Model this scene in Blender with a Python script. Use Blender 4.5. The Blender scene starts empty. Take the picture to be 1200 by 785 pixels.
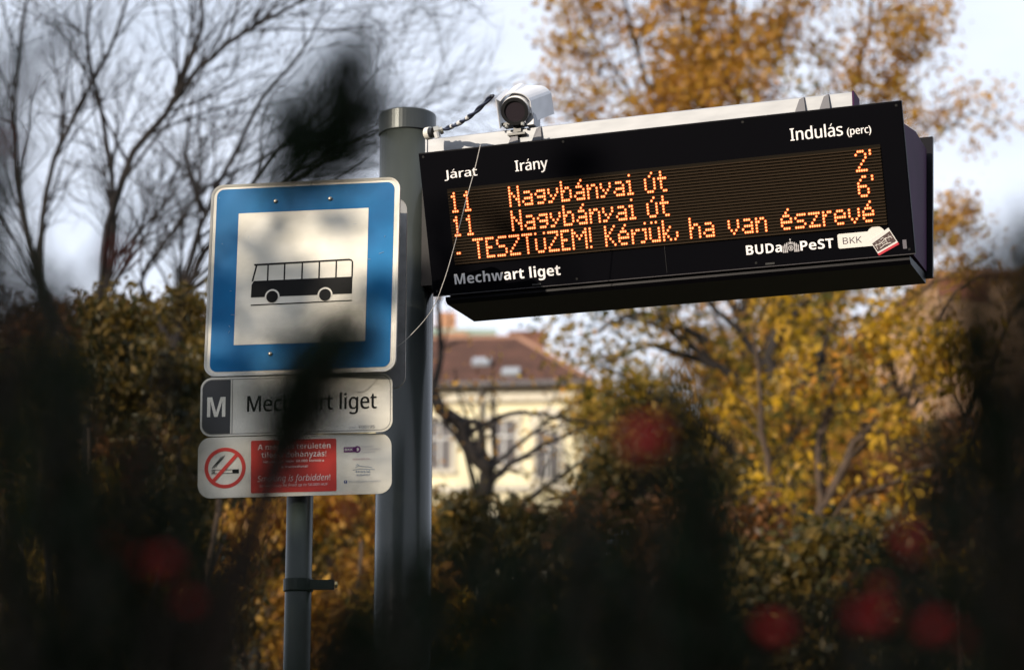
import bpy, math, random
import numpy as np
from mathutils import Vector, Matrix
C = bpy.context.scene.collection
sc = bpy.context.scene
R = math.radians
# ------------------------------------------------------------------ camera
EYE = 1.55
PITCH = math.atan(.2321)
cd = bpy.data.cameras.new('camera'); cam = bpy.data.objects.new('camera', cd); C.objects.link(cam)
cam.location = (0, 0, EYE); cam.rotation_euler = (math.pi/2 + PITCH, 0, 0)
cd.sensor_width = 36; cd.lens = 85; cd.clip_start = .05; cd.clip_end = 2000
cd.dof.use_dof = True; cd.dof.focus_distance = 7.75; cd.dof.aperture_fstop = 3.0
sc.camera = cam
# ------------------------------------------------------------------ sky and sun
SUN_EL, SUN_AZ = R(18), math.atan2(-.69, -.72)      # sun behind the viewer, to the left
w = bpy.data.worlds.new('World'); sc.world = w; w.use_nodes = True
nt = w.node_tree; nt.nodes.clear()
def N(t, **k):
    n = nt.nodes.new(t)
    for a, b in k.items(): setattr(n, a, b)
    return n
out = N('ShaderNodeOutputWorld'); bg = N('ShaderNodeBackground')
sky = N('ShaderNodeTexSky', sky_type='NISHITA', sun_disc=False, sun_elevation=SUN_EL, sun_rotation=SUN_AZ, air_density=1.0, dust_density=1.2)
tc = N('ShaderNodeTexCoord'); mp = N('ShaderNodeMapping'); mp.inputs['Scale'].default_value = (1.6, 1.6, 4.5)
nz = N('ShaderNodeTexNoise'); nz.inputs['Scale'].default_value = 1.6; nz.inputs['Detail'].default_value = 6; nz.inputs['Roughness'].default_value = .55
cr = N('ShaderNodeValToRGB'); cr.color_ramp.elements[0].position = .34; cr.color_ramp.elements[1].position = .62
cr.color_ramp.elements[0].color = (.60,)*3 + (1,); cr.color_ramp.elements[1].color = (.96,)*3 + (1,)
mx = N('ShaderNodeMixRGB'); mx.inputs['Color2'].default_value = (9.7, 10.4, 11.9, 1)
L = nt.links.new
L(tc.outputs['Generated'], mp.inputs[0]); L(mp.outputs[0], nz.inputs[0]); L(nz.outputs[0], cr.inputs[0])
L(cr.outputs[0], mx.inputs['Fac']); L(sky.outputs[0], mx.inputs['Color1']); L(mx.outputs[0], bg.inputs[0])
bg.inputs[1].default_value = .1; L(bg.outputs[0], out.inputs[0])
sd = bpy.data.lights.new('sun', 'SUN'); sun = bpy.data.objects.new('sun', sd); C.objects.link(sun)
sd.energy = 4.7; sd.angle = R(.5); sd.color = (1, .87, .70)
SD = Vector((math.sin(SUN_AZ)*math.cos(SUN_EL), math.cos(SUN_AZ)*math.cos(SUN_EL), math.sin(SUN_EL)))
sun.rotation_euler = SD.to_track_quat('Z', 'Y').to_euler(); sun.location = (-5, -5, 12)
vs = sc.view_settings; sc.display_settings.display_device = 'sRGB'
vs.view_transform = 'Standard'; vs.look = 'None'; vs.exposure = .15; vs.gamma = 1; vs.use_curve_mapping = False
sc.cycles.use_denoising = True
# ------------------------------------------------------------------ helpers
rng = np.random.default_rng(7); random.seed(7)
def at(u, v, d):
    """a point of the place, seen at u, v of the 1200x785 photograph, d metres off"""
    f = 2833.; c, s = math.cos(PITCH), math.sin(PITCH)
    x = (u-600)/f*d; up = (392.5-v)/f*d
    return np.array([x, d*c-up*s, EYE+d*s+up*c])
def mat(name, col, rough=.6, metal=0, emit=None, es=0, noise=None, scale=8, bump=0, spec=None, detail=5, stretch=None):
    m = bpy.data.materials.new(name); m.use_nodes = True; t = m.node_tree; p = t.nodes['Principled BSDF']
    p.inputs['Base Color'].default_value = (*col, 1); p.inputs['Roughness'].default_value = rough; p.inputs['Metallic'].default_value = metal
    if spec is not None: p.inputs['Specular IOR Level'].default_value = spec
    if emit: p.inputs['Emission Color'].default_value = (*emit, 1); p.inputs['Emission Strength'].default_value = es
    if noise or bump:
        c = t.nodes.new('ShaderNodeTexCoord'); n = t.nodes.new('ShaderNodeTexNoise'); n.inputs['Scale'].default_value = scale; n.inputs['Detail'].default_value = detail
        src = c.outputs['Object']
        if stretch:
            q = t.nodes.new('ShaderNodeMapping'); q.inputs['Scale'].default_value = stretch; t.links.new(src, q.inputs[0]); src = q.outputs[0]
        t.links.new(src, n.inputs[0])
        if noise:
            r = t.nodes.new('ShaderNodeValToRGB'); r.color_ramp.elements[0].color = (*noise, 1); r.color_ramp.elements[1].color = (*col, 1)
            r.color_ramp.elements[0].position = .3; r.color_ramp.elements[1].position = .62
            t.links.new(n.outputs[0], r.inputs[0]); t.links.new(r.outputs[0], p.inputs['Base Color'])
        if bump:
            b = t.nodes.new('ShaderNodeBump'); b.inputs['Strength'].default_value = bump; b.inputs['Distance'].default_value = .01
            t.links.new(n.outputs[0], b.inputs['Height']); t.links.new(b.outputs[0], p.inputs['Normal'])
    return m
def leafmat(name, cols, trans=.45, rough=.55, gl=.05):
    m = bpy.data.materials.new(name); m.use_nodes = True; t = m.node_tree; t.nodes.clear()
    o = t.nodes.new('ShaderNodeOutputMaterial'); d = t.nodes.new('ShaderNodeBsdfDiffuse'); tr = t.nodes.new('ShaderNodeBsdfTranslucent'); g = t.nodes.new('ShaderNodeBsdfGlossy')
    g.inputs['Roughness'].default_value = rough; g.inputs[0].default_value = (.5, .5, .5, 1)
    a = t.nodes.new('ShaderNodeMixShader'); a.inputs[0].default_value = trans; b = t.nodes.new('ShaderNodeMixShader'); b.inputs[0].default_value = gl
    ge = t.nodes.new('ShaderNodeNewGeometry'); r = t.nodes.new('ShaderNodeValToRGB'); tc = t.nodes.new('ShaderNodeTexCoord'); n = t.nodes.new('ShaderNodeTexNoise')
    n.inputs['Scale'].default_value = 1.5; n.inputs['Detail'].default_value = 2
    mt = t.nodes.new('ShaderNodeMath'); mt.operation = 'MULTIPLY_ADD'; mt.inputs[1].default_value = .45
    m2 = t.nodes.new('ShaderNodeMath'); m2.operation = 'MULTIPLY_ADD'; m2.inputs[1].default_value = 2.3; m2.inputs[2].default_value = -.88
    t.links.new(tc.outputs['Object'], n.inputs[0]); t.links.new(n.outputs[0], m2.inputs[0])
    t.links.new(ge.outputs['Random Per Island'], mt.inputs[0]); t.links.new(m2.outputs[0], mt.inputs[2]); t.links.new(mt.outputs[0], r.inputs[0])
    r.color_ramp.elements[0].color = (*cols[0], 1); r.color_ramp.elements[1].color = (*cols[-1], 1)
    for i, c in enumerate(cols[1:-1]):
        e = r.color_ramp.elements.new((i+1)/(len(cols)-1)); e.color = (*c, 1)
    t.links.new(r.outputs[0], d.inputs[0]); t.links.new(r.outputs[0], tr.inputs[0])
    t.links.new(d.outputs[0], a.inputs[1]); t.links.new(tr.outputs[0], a.inputs[2]); t.links.new(a.outputs[0], b.inputs[1]); t.links.new(g.outputs[0], b.inputs[2])
    t.links.new(b.outputs[0], o.inputs[0]); return m
_QC = {}
class MB:
    def __init__(s): s.v = []; s.f = []; s.q = []; s.n = 0
    def add(s, v, f):
        s.v.append(np.asarray(v, float)); s.f += [tuple(int(i)+s.n for i in q) for q in f]; s.n += len(v); return s
    def box(s, c, d, M=None):
        c = np.array(c); d = np.array(d)/2
        v = np.array([[x, y, z] for x in (-1, 1) for y in (-1, 1) for z in (-1, 1)])*d
        if M is not None: v = v @ np.array(M).T
        return s.add(v+c, [(0,1,3,2),(4,6,7,5),(0,4,5,1),(2,3,7,6),(0,2,6,4),(1,5,7,3)])
    def prism(s, poly, y0, y1):                       # polygon in x,z from y0 (front) to y1
        n = len(poly); v = [(x, y0, z) for x, z in poly]+[(x, y1, z) for x, z in poly]
        return s.add(v, [tuple(range(n)), tuple(range(2*n-1, n-1, -1))]+[(i, i+n, (i+1)%n+n, (i+1)%n) for i in range(n)])
    def tube(s, P, r, k=8, cap=True):
        P = np.asarray(P, float); n = len(P); r = np.broadcast_to(r, (n,)); T = np.gradient(P, axis=0); T /= np.linalg.norm(T, axis=1)[:, None]+1e-9
        up = np.array([0, 0, 1.]) if abs(T[0][2]) < .9 else np.array([0, 1., 0]); A = np.cross(T, up); A /= np.linalg.norm(A, axis=1)[:, None]+1e-9; B = np.cross(T, A)
        a = np.arange(k)*2*math.pi/k
        v = (P[:, None]+r[:, None, None]*(np.cos(a)[None, :, None]*A[:, None]+np.sin(a)[None, :, None]*B[:, None])).reshape(-1, 3)
        if (n, k) not in _QC:
            _QC[(n, k)] = np.array([(i*k+j, i*k+(j+1)%k, (i+1)*k+(j+1)%k, (i+1)*k+j) for i in range(n-1) for j in range(k)])
        s.q.append(_QC[(n, k)]+s.n)
        return s.add(v, [tuple(range(k-1, -1, -1)), tuple(range((n-1)*k, n*k))] if cap else [])
    def build(s, name, m, parent=None, smooth=False, **tags):
        me = bpy.data.meshes.new(name); V = np.concatenate(s.v)
        q = np.concatenate(s.q) if s.q else np.zeros((0, 4), int); nq = len(q); fl = [i for f in s.f for i in f]; ft = [len(f) for f in s.f]
        li = np.concatenate([q.ravel(), np.array(fl, int)]).astype(int); tot = np.concatenate([np.full(nq, 4), np.array(ft, int)]).astype(int)
        me.vertices.add(len(V)); me.vertices.foreach_set('co', V.ravel()); me.loops.add(len(li)); me.loops.foreach_set('vertex_index', li)
        me.polygons.add(len(tot)); me.polygons.foreach_set('loop_start', np.concatenate([[0], np.cumsum(tot)[:-1]]).astype(int)); me.polygons.foreach_set('loop_total', tot); me.update(calc_edges=True)
        me.shade_smooth() if smooth else me.shade_flat()
        return link(name, me, m, parent, **tags)
def link(name, me, m, parent=None, **tags):
    if isinstance(m, (list, tuple)):
        for q in m: me.materials.append(q)
    elif m: me.materials.append(m)
    o = bpy.data.objects.new(name, me); C.objects.link(o); o.parent = parent
    for k, v in tags.items(): o[k] = v
    return o
def thing(name, label, cat, loc=(0, 0, 0), rz=0, group=None, M=None):
    o = bpy.data.objects.new(name, None); C.objects.link(o); o.empty_display_size = .1
    if M is not None: o.matrix_world = M
    else: o.location = loc; o.rotation_euler = (0, 0, rz)
    o['label'] = label; o['category'] = cat
    if group: o['group'] = group
    return o
def rrect(w, h, r, cx=0, cz=0, n=8):
    P = []
    for sx, sz, a0 in ((1, 1, 0), (-1, 1, 90), (-1, -1, 180), (1, -1, 270)):
        for i in range(n+1):
            a = R(a0+90*i/n); P.append((cx+sx*(w/2-r)+r*math.cos(a), cz+sz*(h/2-r)+r*math.sin(a)))
    return P[::-1]
def circle(cx, cz, r, n=32): return [(cx+r*math.cos(-2*math.pi*i/n), cz+r*math.sin(-2*math.pi*i/n)) for i in range(n)]
def ring(mb, cx, cz, r0, r1, y0, y1, n=40, a0=0, a1=360):
    full = abs(a1-a0) >= 360; m = n if full else n+1; v = []
    for i in range(m):
        a = R(a0+(a1-a0)*i/n); c, s = math.cos(a), math.sin(a)
        v += [(cx+r0*c, y0, cz+r0*s), (cx+r1*c, y0, cz+r1*s), (cx+r1*c, y1, cz+r1*s), (cx+r0*c, y1, cz+r0*s)]
    f = []
    for i in range(n):
        j = (i+1) % m
        for k in range(4): f.append((4*i+k, 4*j+k, 4*j+(k+1) % 4, 4*i+(k+1) % 4))
    mb.add(v, f)
ACC = {'á': ('a', 1), 'é': ('e', 1), 'ó': ('o', 1), 'ú': ('u', 1), 'ü': ('u', 2), 'ö': ('o', 2), 'ő': ('o', 3)}
def style(ch, st):
    up, lo_, dg = {'sans': (0x1D5A0, 0x1D5BA, 0x1D7E2), 'bold': (0x1D5D4, 0x1D5EE, 0x1D7EC), 'italic': (0x1D608, 0x1D622, 0x1D7E2)}[st]
    if 'A' <= ch <= 'Z': return chr(up+ord(ch)-65)
    if 'a' <= ch <= 'z': return chr(lo_+ord(ch)-97)
    if '0' <= ch <= '9': return chr(dg+ord(ch)-48)
    return ch
_cu = bpy.data.curves.new('lettering', 'FONT'); _cu.resolution_u = 3; _to = bpy.data.objects.new('lettering', _cu)
def glyphs(body):
    _cu.body = body; C.objects.link(_to); bpy.context.view_layer.update()
    me = bpy.data.meshes.new_from_object(_to.evaluated_get(bpy.context.evaluated_depsgraph_get())); C.objects.unlink(_to)
    n = len(me.vertices); co = np.empty(n*3); me.vertices.foreach_get('co', co)
    f = [tuple(p.vertices) for p in me.polygons]; bpy.data.meshes.remove(me); return co.reshape(-1, 3), f
def text(body, m, parent, x0, x1, z0, cap, y, name='lettering', st='sans', fat=0, **tags):
    """printed lettering fitted between x0 and x1, baseline z0, capital height cap, lying at y"""
    plain = ''.join(style(ACC.get(c, (c,))[0], st) for c in body); co, f = glyphs(plain); mb = MB(); mb.add(co, f)
    if fat: mb.add(co+np.array([fat, .3*fat, .02]), f); mb.add(co+np.array([-fat, -.3*fat, .01]), f)
    w_ = .085 if st == 'bold' else .06
    for i, c in enumerate(body):
        if c in ACC:
            one = glyphs(plain[i])[0]; cx = glyphs(plain[:i+1])[0][:, 0].max()-(one[:, 0].max()-one[:, 0].min())/2
            k = ACC[c][1]
            for dx in ((0,) if k == 1 else (-.11, .11)):
                x = cx+dx
                if k == 2: q = [(x-w_*.55, .62), (x+w_*.55, .62), (x+w_*.55, .62+w_*1.1), (x-w_*.55, .62+w_*1.1)]
                else: q = [(x-.06, .61), (x-.06+w_*.9, .61), (x+.07+w_*.5, .76), (x+.07-w_*.6, .76)]
                mb.add([(a, b, 0) for a, b in q], [(0, 1, 2, 3)])
    co = np.concatenate(mb.v); lo, hi = co[:, 0].min(), co[:, 0].max(); P = np.empty_like(co)
    P[:, 0] = x0+(co[:, 0]-lo)/(hi-lo)*(x1-x0); P[:, 2] = z0+co[:, 1]/.714*cap; P[:, 1] = y-co[:, 2]*.01
    me = bpy.data.meshes.new(name); me.from_pydata(P.tolist(), [], mb.f); me.update()
    return link(name, me, m, parent, **tags)
def plane_M(c, yaw, roll=0, tilt=0):
    X = np.array([math.cos(yaw), -math.sin(yaw), 0]); Nn = np.array([-math.sin(yaw), -math.cos(yaw), 0]); Z = np.array([0, 0, 1.])
    Z2 = Z*math.cos(tilt)+Nn*math.sin(tilt); N2 = Nn*math.cos(tilt)-Z*math.sin(tilt)
    X2 = X*math.cos(roll)+Z2*math.sin(roll); Z3 = -X*math.sin(roll)+Z2*math.cos(roll)
    M = Matrix.Identity(4)
    for i in range(3): M[i][0] = X2[i]; M[i][1] = -N2[i]; M[i][2] = Z3[i]; M[i][3] = c[i]
    return M
def ground_z(x, y):
    s = max(0, y-11); s2 = max(0, s-2)
    return .16*s2+.35*math.sin(x*.13+y*.09)*min(1, s/12) if s > 0 else 0
# ------------------------------------------------------------------ materials
M_ = dict(
 white=mat('sign_white', (.78, .74, .64), .38, noise=(.56, .53, .44), scale=5, stretch=(1, 1, 2.2)),
 rim=mat('sign_rim', (.62, .60, .55), .4, noise=(.45, .43, .38), scale=14),
 blue=mat('sign_blue', (.003, .150, .37), .4, noise=(.004, .11, .29), scale=6, spec=.12),
 black=mat('print_black', (.006, .006, .006), .6, spec=.15),
 mblack=mat('plate_black', (.018, .018, .020), .35),
 red=mat('print_red', (.62, .035, .02), .4, noise=(.52, .03, .02), scale=10),
 purple=mat('print_purple', (.13, .01, .12), .5),
 pgrey=mat('print_grey', (.40, .38, .38), .6), pblue=mat('print_blue', (.05, .10, .22), .6),
 back=mat('bare_aluminium', (.30, .30, .30), .42, .6, noise=(.2, .2, .2), scale=20),
 rivet=mat('rivet_steel', (.55, .5, .42), .35, .85),
 post=mat('post_paint', (.018, .026, .021), .32, 0, spec=.22, noise=(.018, .024, .021), scale=3, stretch=(1, 1, .2)),
 pole=mat('pole_paint', (.050, .057, .052), .22, 0, spec=.3, noise=(.022, .026, .026), scale=2.5, stretch=(2, 2, .5)),
 cap=mat('pole_cap_paint', (.055, .062, .062), .38, .4),
 cab=mat('cabinet_paint', (.0045, .0038, .0065), .45, noise=(.003, .003, .005), scale=4, spec=.1),
 side=mat('cabinet_side_paint', (.050, .012, .052), .6, noise=(.036, .009, .040), scale=5, spec=.06),
 glass=mat('display_front', (.0025, .0025, .0038), .4, spec=.03),
 screen=mat('led_panel', (.009, .006, .003), .75, spec=.1),
 louvre=mat('led_louvre', (.032, .020, .011), .8, spec=.1),
 led=mat('led_lit', (.4, .15, .03), .4, emit=(1, .36, .15), es=1.8),
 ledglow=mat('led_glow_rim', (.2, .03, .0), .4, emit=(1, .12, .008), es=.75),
 dwhite=mat('display_lettering', (.88, .85, .85), .5),
 rail=mat('rail_aluminium', (.33, .34, .36), .55, .2, noise=(.27, .28, .30), scale=9, stretch=(1, 4, 4)),
 fin=mat('bracket_steel', (.07, .07, .08), .45, .4),
 cwhite=mat('camera_housing', (.72, .72, .74), .32, noise=(.62, .62, .63), scale=12),
 lens=mat('camera_glass', (.03, .024, .03), .30, spec=.35), dark=mat('black_plastic', (.012, .012, .014), .45),
 cable=mat('cable_blue_black', (.012, .016, .035), .4), tape=mat('cable_tape', (.6, .6, .6), .5), brass=mat('connector_metal', (.5, .48, .42), .35, .7),
 thread=mat('thread', (.50, .47, .44), .5), sblue=mat('sticker_blue', (.10, .35, .62), .4),
)
# ------------------------------------------------------------------ terrain
def make_ground():
    xs = np.concatenate([np.linspace(-900, -70, 12), np.linspace(-60, 60, 61), np.linspace(70, 900, 12)])
    ys = np.concatenate([np.linspace(-300, -15, 10), np.linspace(-10, 130, 71), np.linspace(150, 1200, 22)])
    v = []
    for y in ys:
        for x in xs: v.append((x, y, ground_z(x, min(y, 130))+.0 if y < 130 else ground_z(x, 130)+(y-130)*.02))
    nx = len(xs); f = [(j*nx+i, j*nx+i+1, (j+1)*nx+i+1, (j+1)*nx+i) for j in range(len(ys)-1) for i in range(nx-1)]
    g = mat('leaf_litter_grass', (.055, .045, .02), .9, noise=(.03, .04, .012), scale=.6, bump=.6)
    MB().add(v, f).build('ground', g, smooth=True, kind='structure')
make_ground()
# ------------------------------------------------------------------ buildings on the hill
def building_yellow():
    D = 100.; base = at(520, 700, D); eave_z = at(520, 441, D)[2]; ridge_z = at(560, 374, D)[2]+1.0
    wall = mat('yellow_render', (.80, .73, .50), .85, noise=(.72, .64, .42), scale=.5)
    trim = mat('pale_trim', (.62, .57, .46), .8, noise=(.5, .46, .38), scale=1)
    tile = mat('red_roof_tiles', (.125, .060, .046), .8, noise=(.07, .036, .030), scale=1.1, bump=.5)
    pane = mat('window_pane', (.12, .11, .11), .35, spec=.3); met = mat('gutter_metal', (.12, .11, .11), .5)
    sky_ = mat('skylight_glass', (.30, .32, .34), .4)
    H = eave_z-base[2]; rz = R(5)
    t = thing('apartment_house', 'long yellow house with red tiled hipped roof on the hill behind the pole', 'house', (base[0], base[1], base[2]), -rz)
    x0, x1, dp = -9., 5.75, 11.   # local frame: x right, y away, z up
    MB().box(((x0+x1)/2, dp/2, H/2-2), (x1-x0, dp, H+4)).build('wall', wall, t)
    MB().box(((x0+x1)/2, -.12, H-.55), (x1-x0+.3, .24, .35)).box(((x0+x1)/2, -.08, H-4.4), (x1-x0+.1, .16, .28)).build('cornice', trim, t)
    RH = ridge_z-eave_z; e = .55; hip = 3.1
    v = [(x0-e, -e, H), (x1+e, -e, H), (x1+e, dp+e, H), (x0-e, dp+e, H), (x0+hip, dp/2, H+RH), (x1-hip, dp/2, H+RH),
         (x0-e, -e, H-.18), (x1+e, -e, H-.18), (x1+e, dp+e, H-.18), (x0-e, dp+e, H-.18)]
    roof = MB().add(v, [(0,1,5,4), (1,2,5), (2,3,4,5), (3,0,4), (6,7,1,0), (7,8,2,1), (8,9,3,2), (9,6,0,3), (9,8,7,6)]).build('roof', tile, t)
    rt = MB()
    rt.tube([v[4], v[5]], .16, 6); rt.tube([v[5], v[1]], .14, 6); rt.tube([v[4], v[0]], .14, 6); rt.build('ridge_cap', mat('ridge_tiles', (.30, .16, .10), .8), roof)
    n = 26; cr_ = MB()                                     # tile courses on the near slope, real steps too fine to pick apart
    for i in range(n):
        a = (i+.5)/n; y = -e+(dp/2+e)*a; z = H+RH*a
        xa = x0-e+(hip+e)*a+.1; xb = x1+e-(hip+e)*a-.1
        cr_.box(((xa+xb)/2, y-.02, z+.03), (xb-xa, .05, .06))
    cr_.build('tile_courses', tile, roof, kind='stuff')
    for cx, w_, cc in ((3.0, 1.5, (.20, .09, .06)), (-.35, 1.0, (.42, .22, .12))):
        ch = MB().box((cx, dp/2+.9, H+RH-.2), (w_, .8, 1.0)).box((cx, dp/2+.9, H+RH+.36), (w_+.2, 1.0, .16)).build('chimney', mat('chimney_brick', cc, .85, noise=tuple(q*.6 for q in cc), scale=3), roof)
    for cx, a, w_ in ((1.35, .40, .75), (2.75, .165, .75)):
        y = -e+(dp/2+e)*a; z = H+RH*a; ang = math.atan2(RH, dp/2+e)
        RM = Matrix.Rotation(ang, 3, 'X')
        MB().box((cx, y-.1, z+.12), (w_, .75, .16), RM).build('skylight', sky_ if cx > 2 else mat('skylight_frame', (.3, .32, .35), .4), roof)
    MB().tube([(x0-e, -e-.09, H-.06), (x1+e, -e-.09, H-.06)], .13, 8).tube([(1.55, -.16, H-.2), (1.55, -.16, -1)], .08, 6).tube([(1.55, -e-.05, H-.1), (1.55, -.16, H-.7)], .08, 6).build('gutter', met, t)
    for cx, cz, ww, hh, arch in ((-7.4, H-2.4, 1.0, 1.9, 0), (-4.6, H-2.4, 1.0, 1.9, 0), (-1.9, H-2.4, 1.0, 1.9, 0), (-.2, H-2.5, .95, 2.1, 0), (2.5, H-2.45, 1.0, 1.9, 0), (4.35, H-3.0, .95, 2.0, 1),
                            (-7.4, H-6.6, 1.0, 1.9, 0), (-4.6, H-6.6, 1.0, 1.9, 0), (-1.9, H-6.6, 1.0, 1.9, 0), (-.2, H-6.6, 1.0, 2.0, 0), (2.5, H-6.6, 1.0, 1.9, 0), (4.35, H-6.9, 1.0, 1.9, 0)):
        wn = MB().box((cx, -.06, cz+hh/2+.11), (ww+.5, .14, .22)).box((cx, -.06, cz-hh/2-.1), (ww+.45, .2, .18)).box((cx-ww/2-.09, -.05, cz), (.18, .10, hh)).box((cx+ww/2+.09, -.05, cz), (.18, .10, hh))
        if arch: ring(wn, cx, cz+hh/2+.2, .42, .85, -.16, 0, 20, 0, 180)
        wn = wn.build('window', trim, t)
        MB().box((cx-ww/4, -.012, cz), (ww/2-.03, .02, hh)).build('pane', pane, wn); MB().box((cx+ww/4, -.012, cz), (ww/2-.03, .02, hh)).build('pane', pane, wn)
        MB().box((cx, -.03, cz+.28), (ww, .03, .07)).box((cx, -.03, cz), (.07, .034, hh)).build('sash', mat('sash_white', (.6, .6, .58), .6), wn)
    # pale green roofed house further up the hill
    b2 = at(560, 700, 125.); top = at(560, 365, 125.)[2]
    t2 = thing('villa', 'pale green flat topped house just showing above the red roof ridge', 'house', (b2[0], b2[1], b2[2]), R(3))
    hh = top-b2[2]
    MB().box((-3.0, 3, hh/2-3), (7.4, 6, hh+5)).build('wall', mat('green_render', (.38, .44, .36), .8, noise=(.3, .36, .3), scale=1), t2)
    MB().box((-3.0, 3, hh-.35), (7.9, 6.5, .3)).build('roof', mat('copper_green', (.30, .38, .32), .7), t2)
    ch = MB().box((-1.7, 2, hh+.3), (1.1, .8, 1.7)).build('chimney', mat('orange_brick', (.4, .2, .11), .85), t2)
building_yellow()
def building_tan():
    D = 88.; k = D/2833
    p = at(1110, 305, D); base = at(1110, 720, D); H = p[2]-base[2]
    t = thing('gabled_house', 'plain tan rendered house with sloping gable edge at the right of the hill', 'house', tuple(base), R(-4))
    wall = mat('tan_render', (.44, .275, .165), .85, noise=(.36, .22, .13), scale=.45, bump=.2)
    P = [(-4.6, -3), (-4.6, H-4.1), (-3.9, H-3.3), (0, H), (5.5, H), (5.5, -3)]
    MB().prism(P, 0, 9).build('wall', wall, t)
    cop = mat('coping_tile', (.30, .15, .085), .8, noise=(.22, .11, .07), scale=2)
    v = MB(); 
    for a, b in (((-4.75, H-4.25), (-3.9, H-3.28)), ((-3.9, H-3.28), (0, H+.02)), ((0, H+.02), (5.6, H+.02))):
        dx, dz = b[0]-a[0], b[1]-a[1]; l = math.hypot(dx, dz); nx, nz_ = -dz/l*.28, dx/l*.28
        v.prism([a, b, (b[0]+nx, b[1]+nz_), (a[0]+nx, a[1]+nz_)], -.25, 9.2)
    v.build('coping', cop, t)
    MB().prism([(.2, H+.3), (1.9, H+.3), (1.9, H-.9), (.2, H-.6)], -.12, .02).build('brick_panel', mat('red_brick', (.26, .10, .06), .85, noise=(.18, .07, .05), scale=4), t)
    MB().box((-.15, 3, H+.5), (.5, .5, .9)).tube([(-.15, 3, H+.9), (-.15, 3, H+1.35)], .14, 8).build('chimney', mat('chimney_render', (.55, .5, .42), .8), t)
    for cx, cz in ((3.9, H-5.5), (1.0, H-6.2)):
        wn = MB().box((cx, -.04, cz+1), (1.5, .1, .2)).box((cx, -.04, cz-1), (1.5, .16, .15)).box((cx-.65, -.035, cz), (.15, .09, 1.9)).box((cx+.65, -.035, cz), (.15, .09, 1.9)).build('window', cop, t)
        MB().box((cx, -.01, cz), (1.15, .02, 1.85)).build('pane', mat('tan_pane', (.07, .07, .09), .15), wn)
building_tan()
# ------------------------------------------------------------------ trees
class Tree:
    def __init__(s, rs): s.mb = MB(); s.lp = []; s.r = np.random.default_rng(rs)
    def grow(s, p, d, ln, r, lvl, o):
        g = s.r; n = max(3, int(ln/o['seg'][lvl])); st = ln/n; P = [np.array(p)]; d = np.array(d, float); d /= np.linalg.norm(d); Ds = [d]
        for i in range(n):
            d = d+g.normal(0, o['wob'][lvl], 3)+np.array([0, 0, o['up'][lvl]]); d /= np.linalg.norm(d); P.append(P[-1]+d*st); Ds.append(d)
        s.limb(P, r, lvl, o, Ds)
    def limb(s, P, r, lvl, o, Ds=None, r1=None):
        g = s.r; P = np.array(P); n = len(P)
        if Ds is None: Ds = np.gradient(P, axis=0); Ds /= np.linalg.norm(Ds, axis=1)[:, None]
        rr = np.linspace(r, r1 if r1 else r*o['taper'], n)
        s.mb.tube(P, rr, o['k'][lvl], lvl == 0)
        ln = np.linalg.norm(np.diff(P, axis=0), axis=1).sum()
        if lvl >= o['leaf_from']:
            for i in range(1, n):
                for _ in range(o['lpn']): s.lp.append(P[i]+g.normal(0, o['lsp'], 3))
        if lvl+1 >= len(o['cnt']): return
        c = o['cnt'][lvl+1]; c = max(1, int(round(c*ln*g.uniform(.8, 1.2))))
        for j in range(c):
            a = g.uniform(o['start'][lvl+1], 1); q = a*(n-1); i = min(int(q), n-2); p = P[i]+(P[i+1]-P[i])*(q-i)
            d = np.array(Ds[i]); e = g.normal(0, 1, 3); e -= d*(e@d); e /= np.linalg.norm(e)
            if 'flat' in o: e[2] *= o['flat']
            ang = R(g.uniform(*o['ang'])); dd = d*math.cos(ang)+e*math.sin(ang)
            s.grow(p, dd, o['len'][lvl+1]*g.uniform(.55, 1.15)*(1.15-.55*a), max(.0032, rr[i]*g.uniform(*o['rf'])), lvl+1, o)
def leaves(P, size, g, n_clip=None, elong=1.5, droop=.3):
    P = np.array(P); 
    if n_clip and len(P) > n_clip: P = P[g.choice(len(P), n_clip, replace=False)]
    n = len(P); a = g.normal(0, 1, (n, 3)); a[:, 2] -= droop; a /= np.linalg.norm(a, axis=1)[:, None]
    b = np.cross(a, g.normal(0, 1, (n, 3))+[0, 0, .8]); b /= np.linalg.norm(b, axis=1)[:, None]
    c = np.cross(a, b)
    s = size*g.uniform(.55, 1.25, n)[:, None]
    v = np.stack([P, P+a*s*.5*elong+b*s*.42+c*s*.1, P+a*s*elong, P+a*s*.5*elong-b*s*.42+c*s*.1], 1).reshape(-1, 3)
    me = bpy.data.meshes.new('crown'); me.vertices.add(4*n); me.vertices.foreach_set('co', v.ravel()); me.loops.add(4*n); me.loops.foreach_set('vertex_index', np.arange(4*n)); me.polygons.add(n)
    me.polygons.foreach_set('loop_start', np.arange(0, 4*n, 4)); me.polygons.foreach_set('loop_total', np.full(n, 4)); me.update(calc_edges=True); return me
bark_dark = mat('dark_bark', (.024, .018, .016), .9, noise=(.011, .009, .009), scale=12, bump=.6)
bark_brown = mat('brown_bark', (.085, .055, .036), .9, noise=(.035, .024, .018), scale=10, bump=.6)
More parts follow.
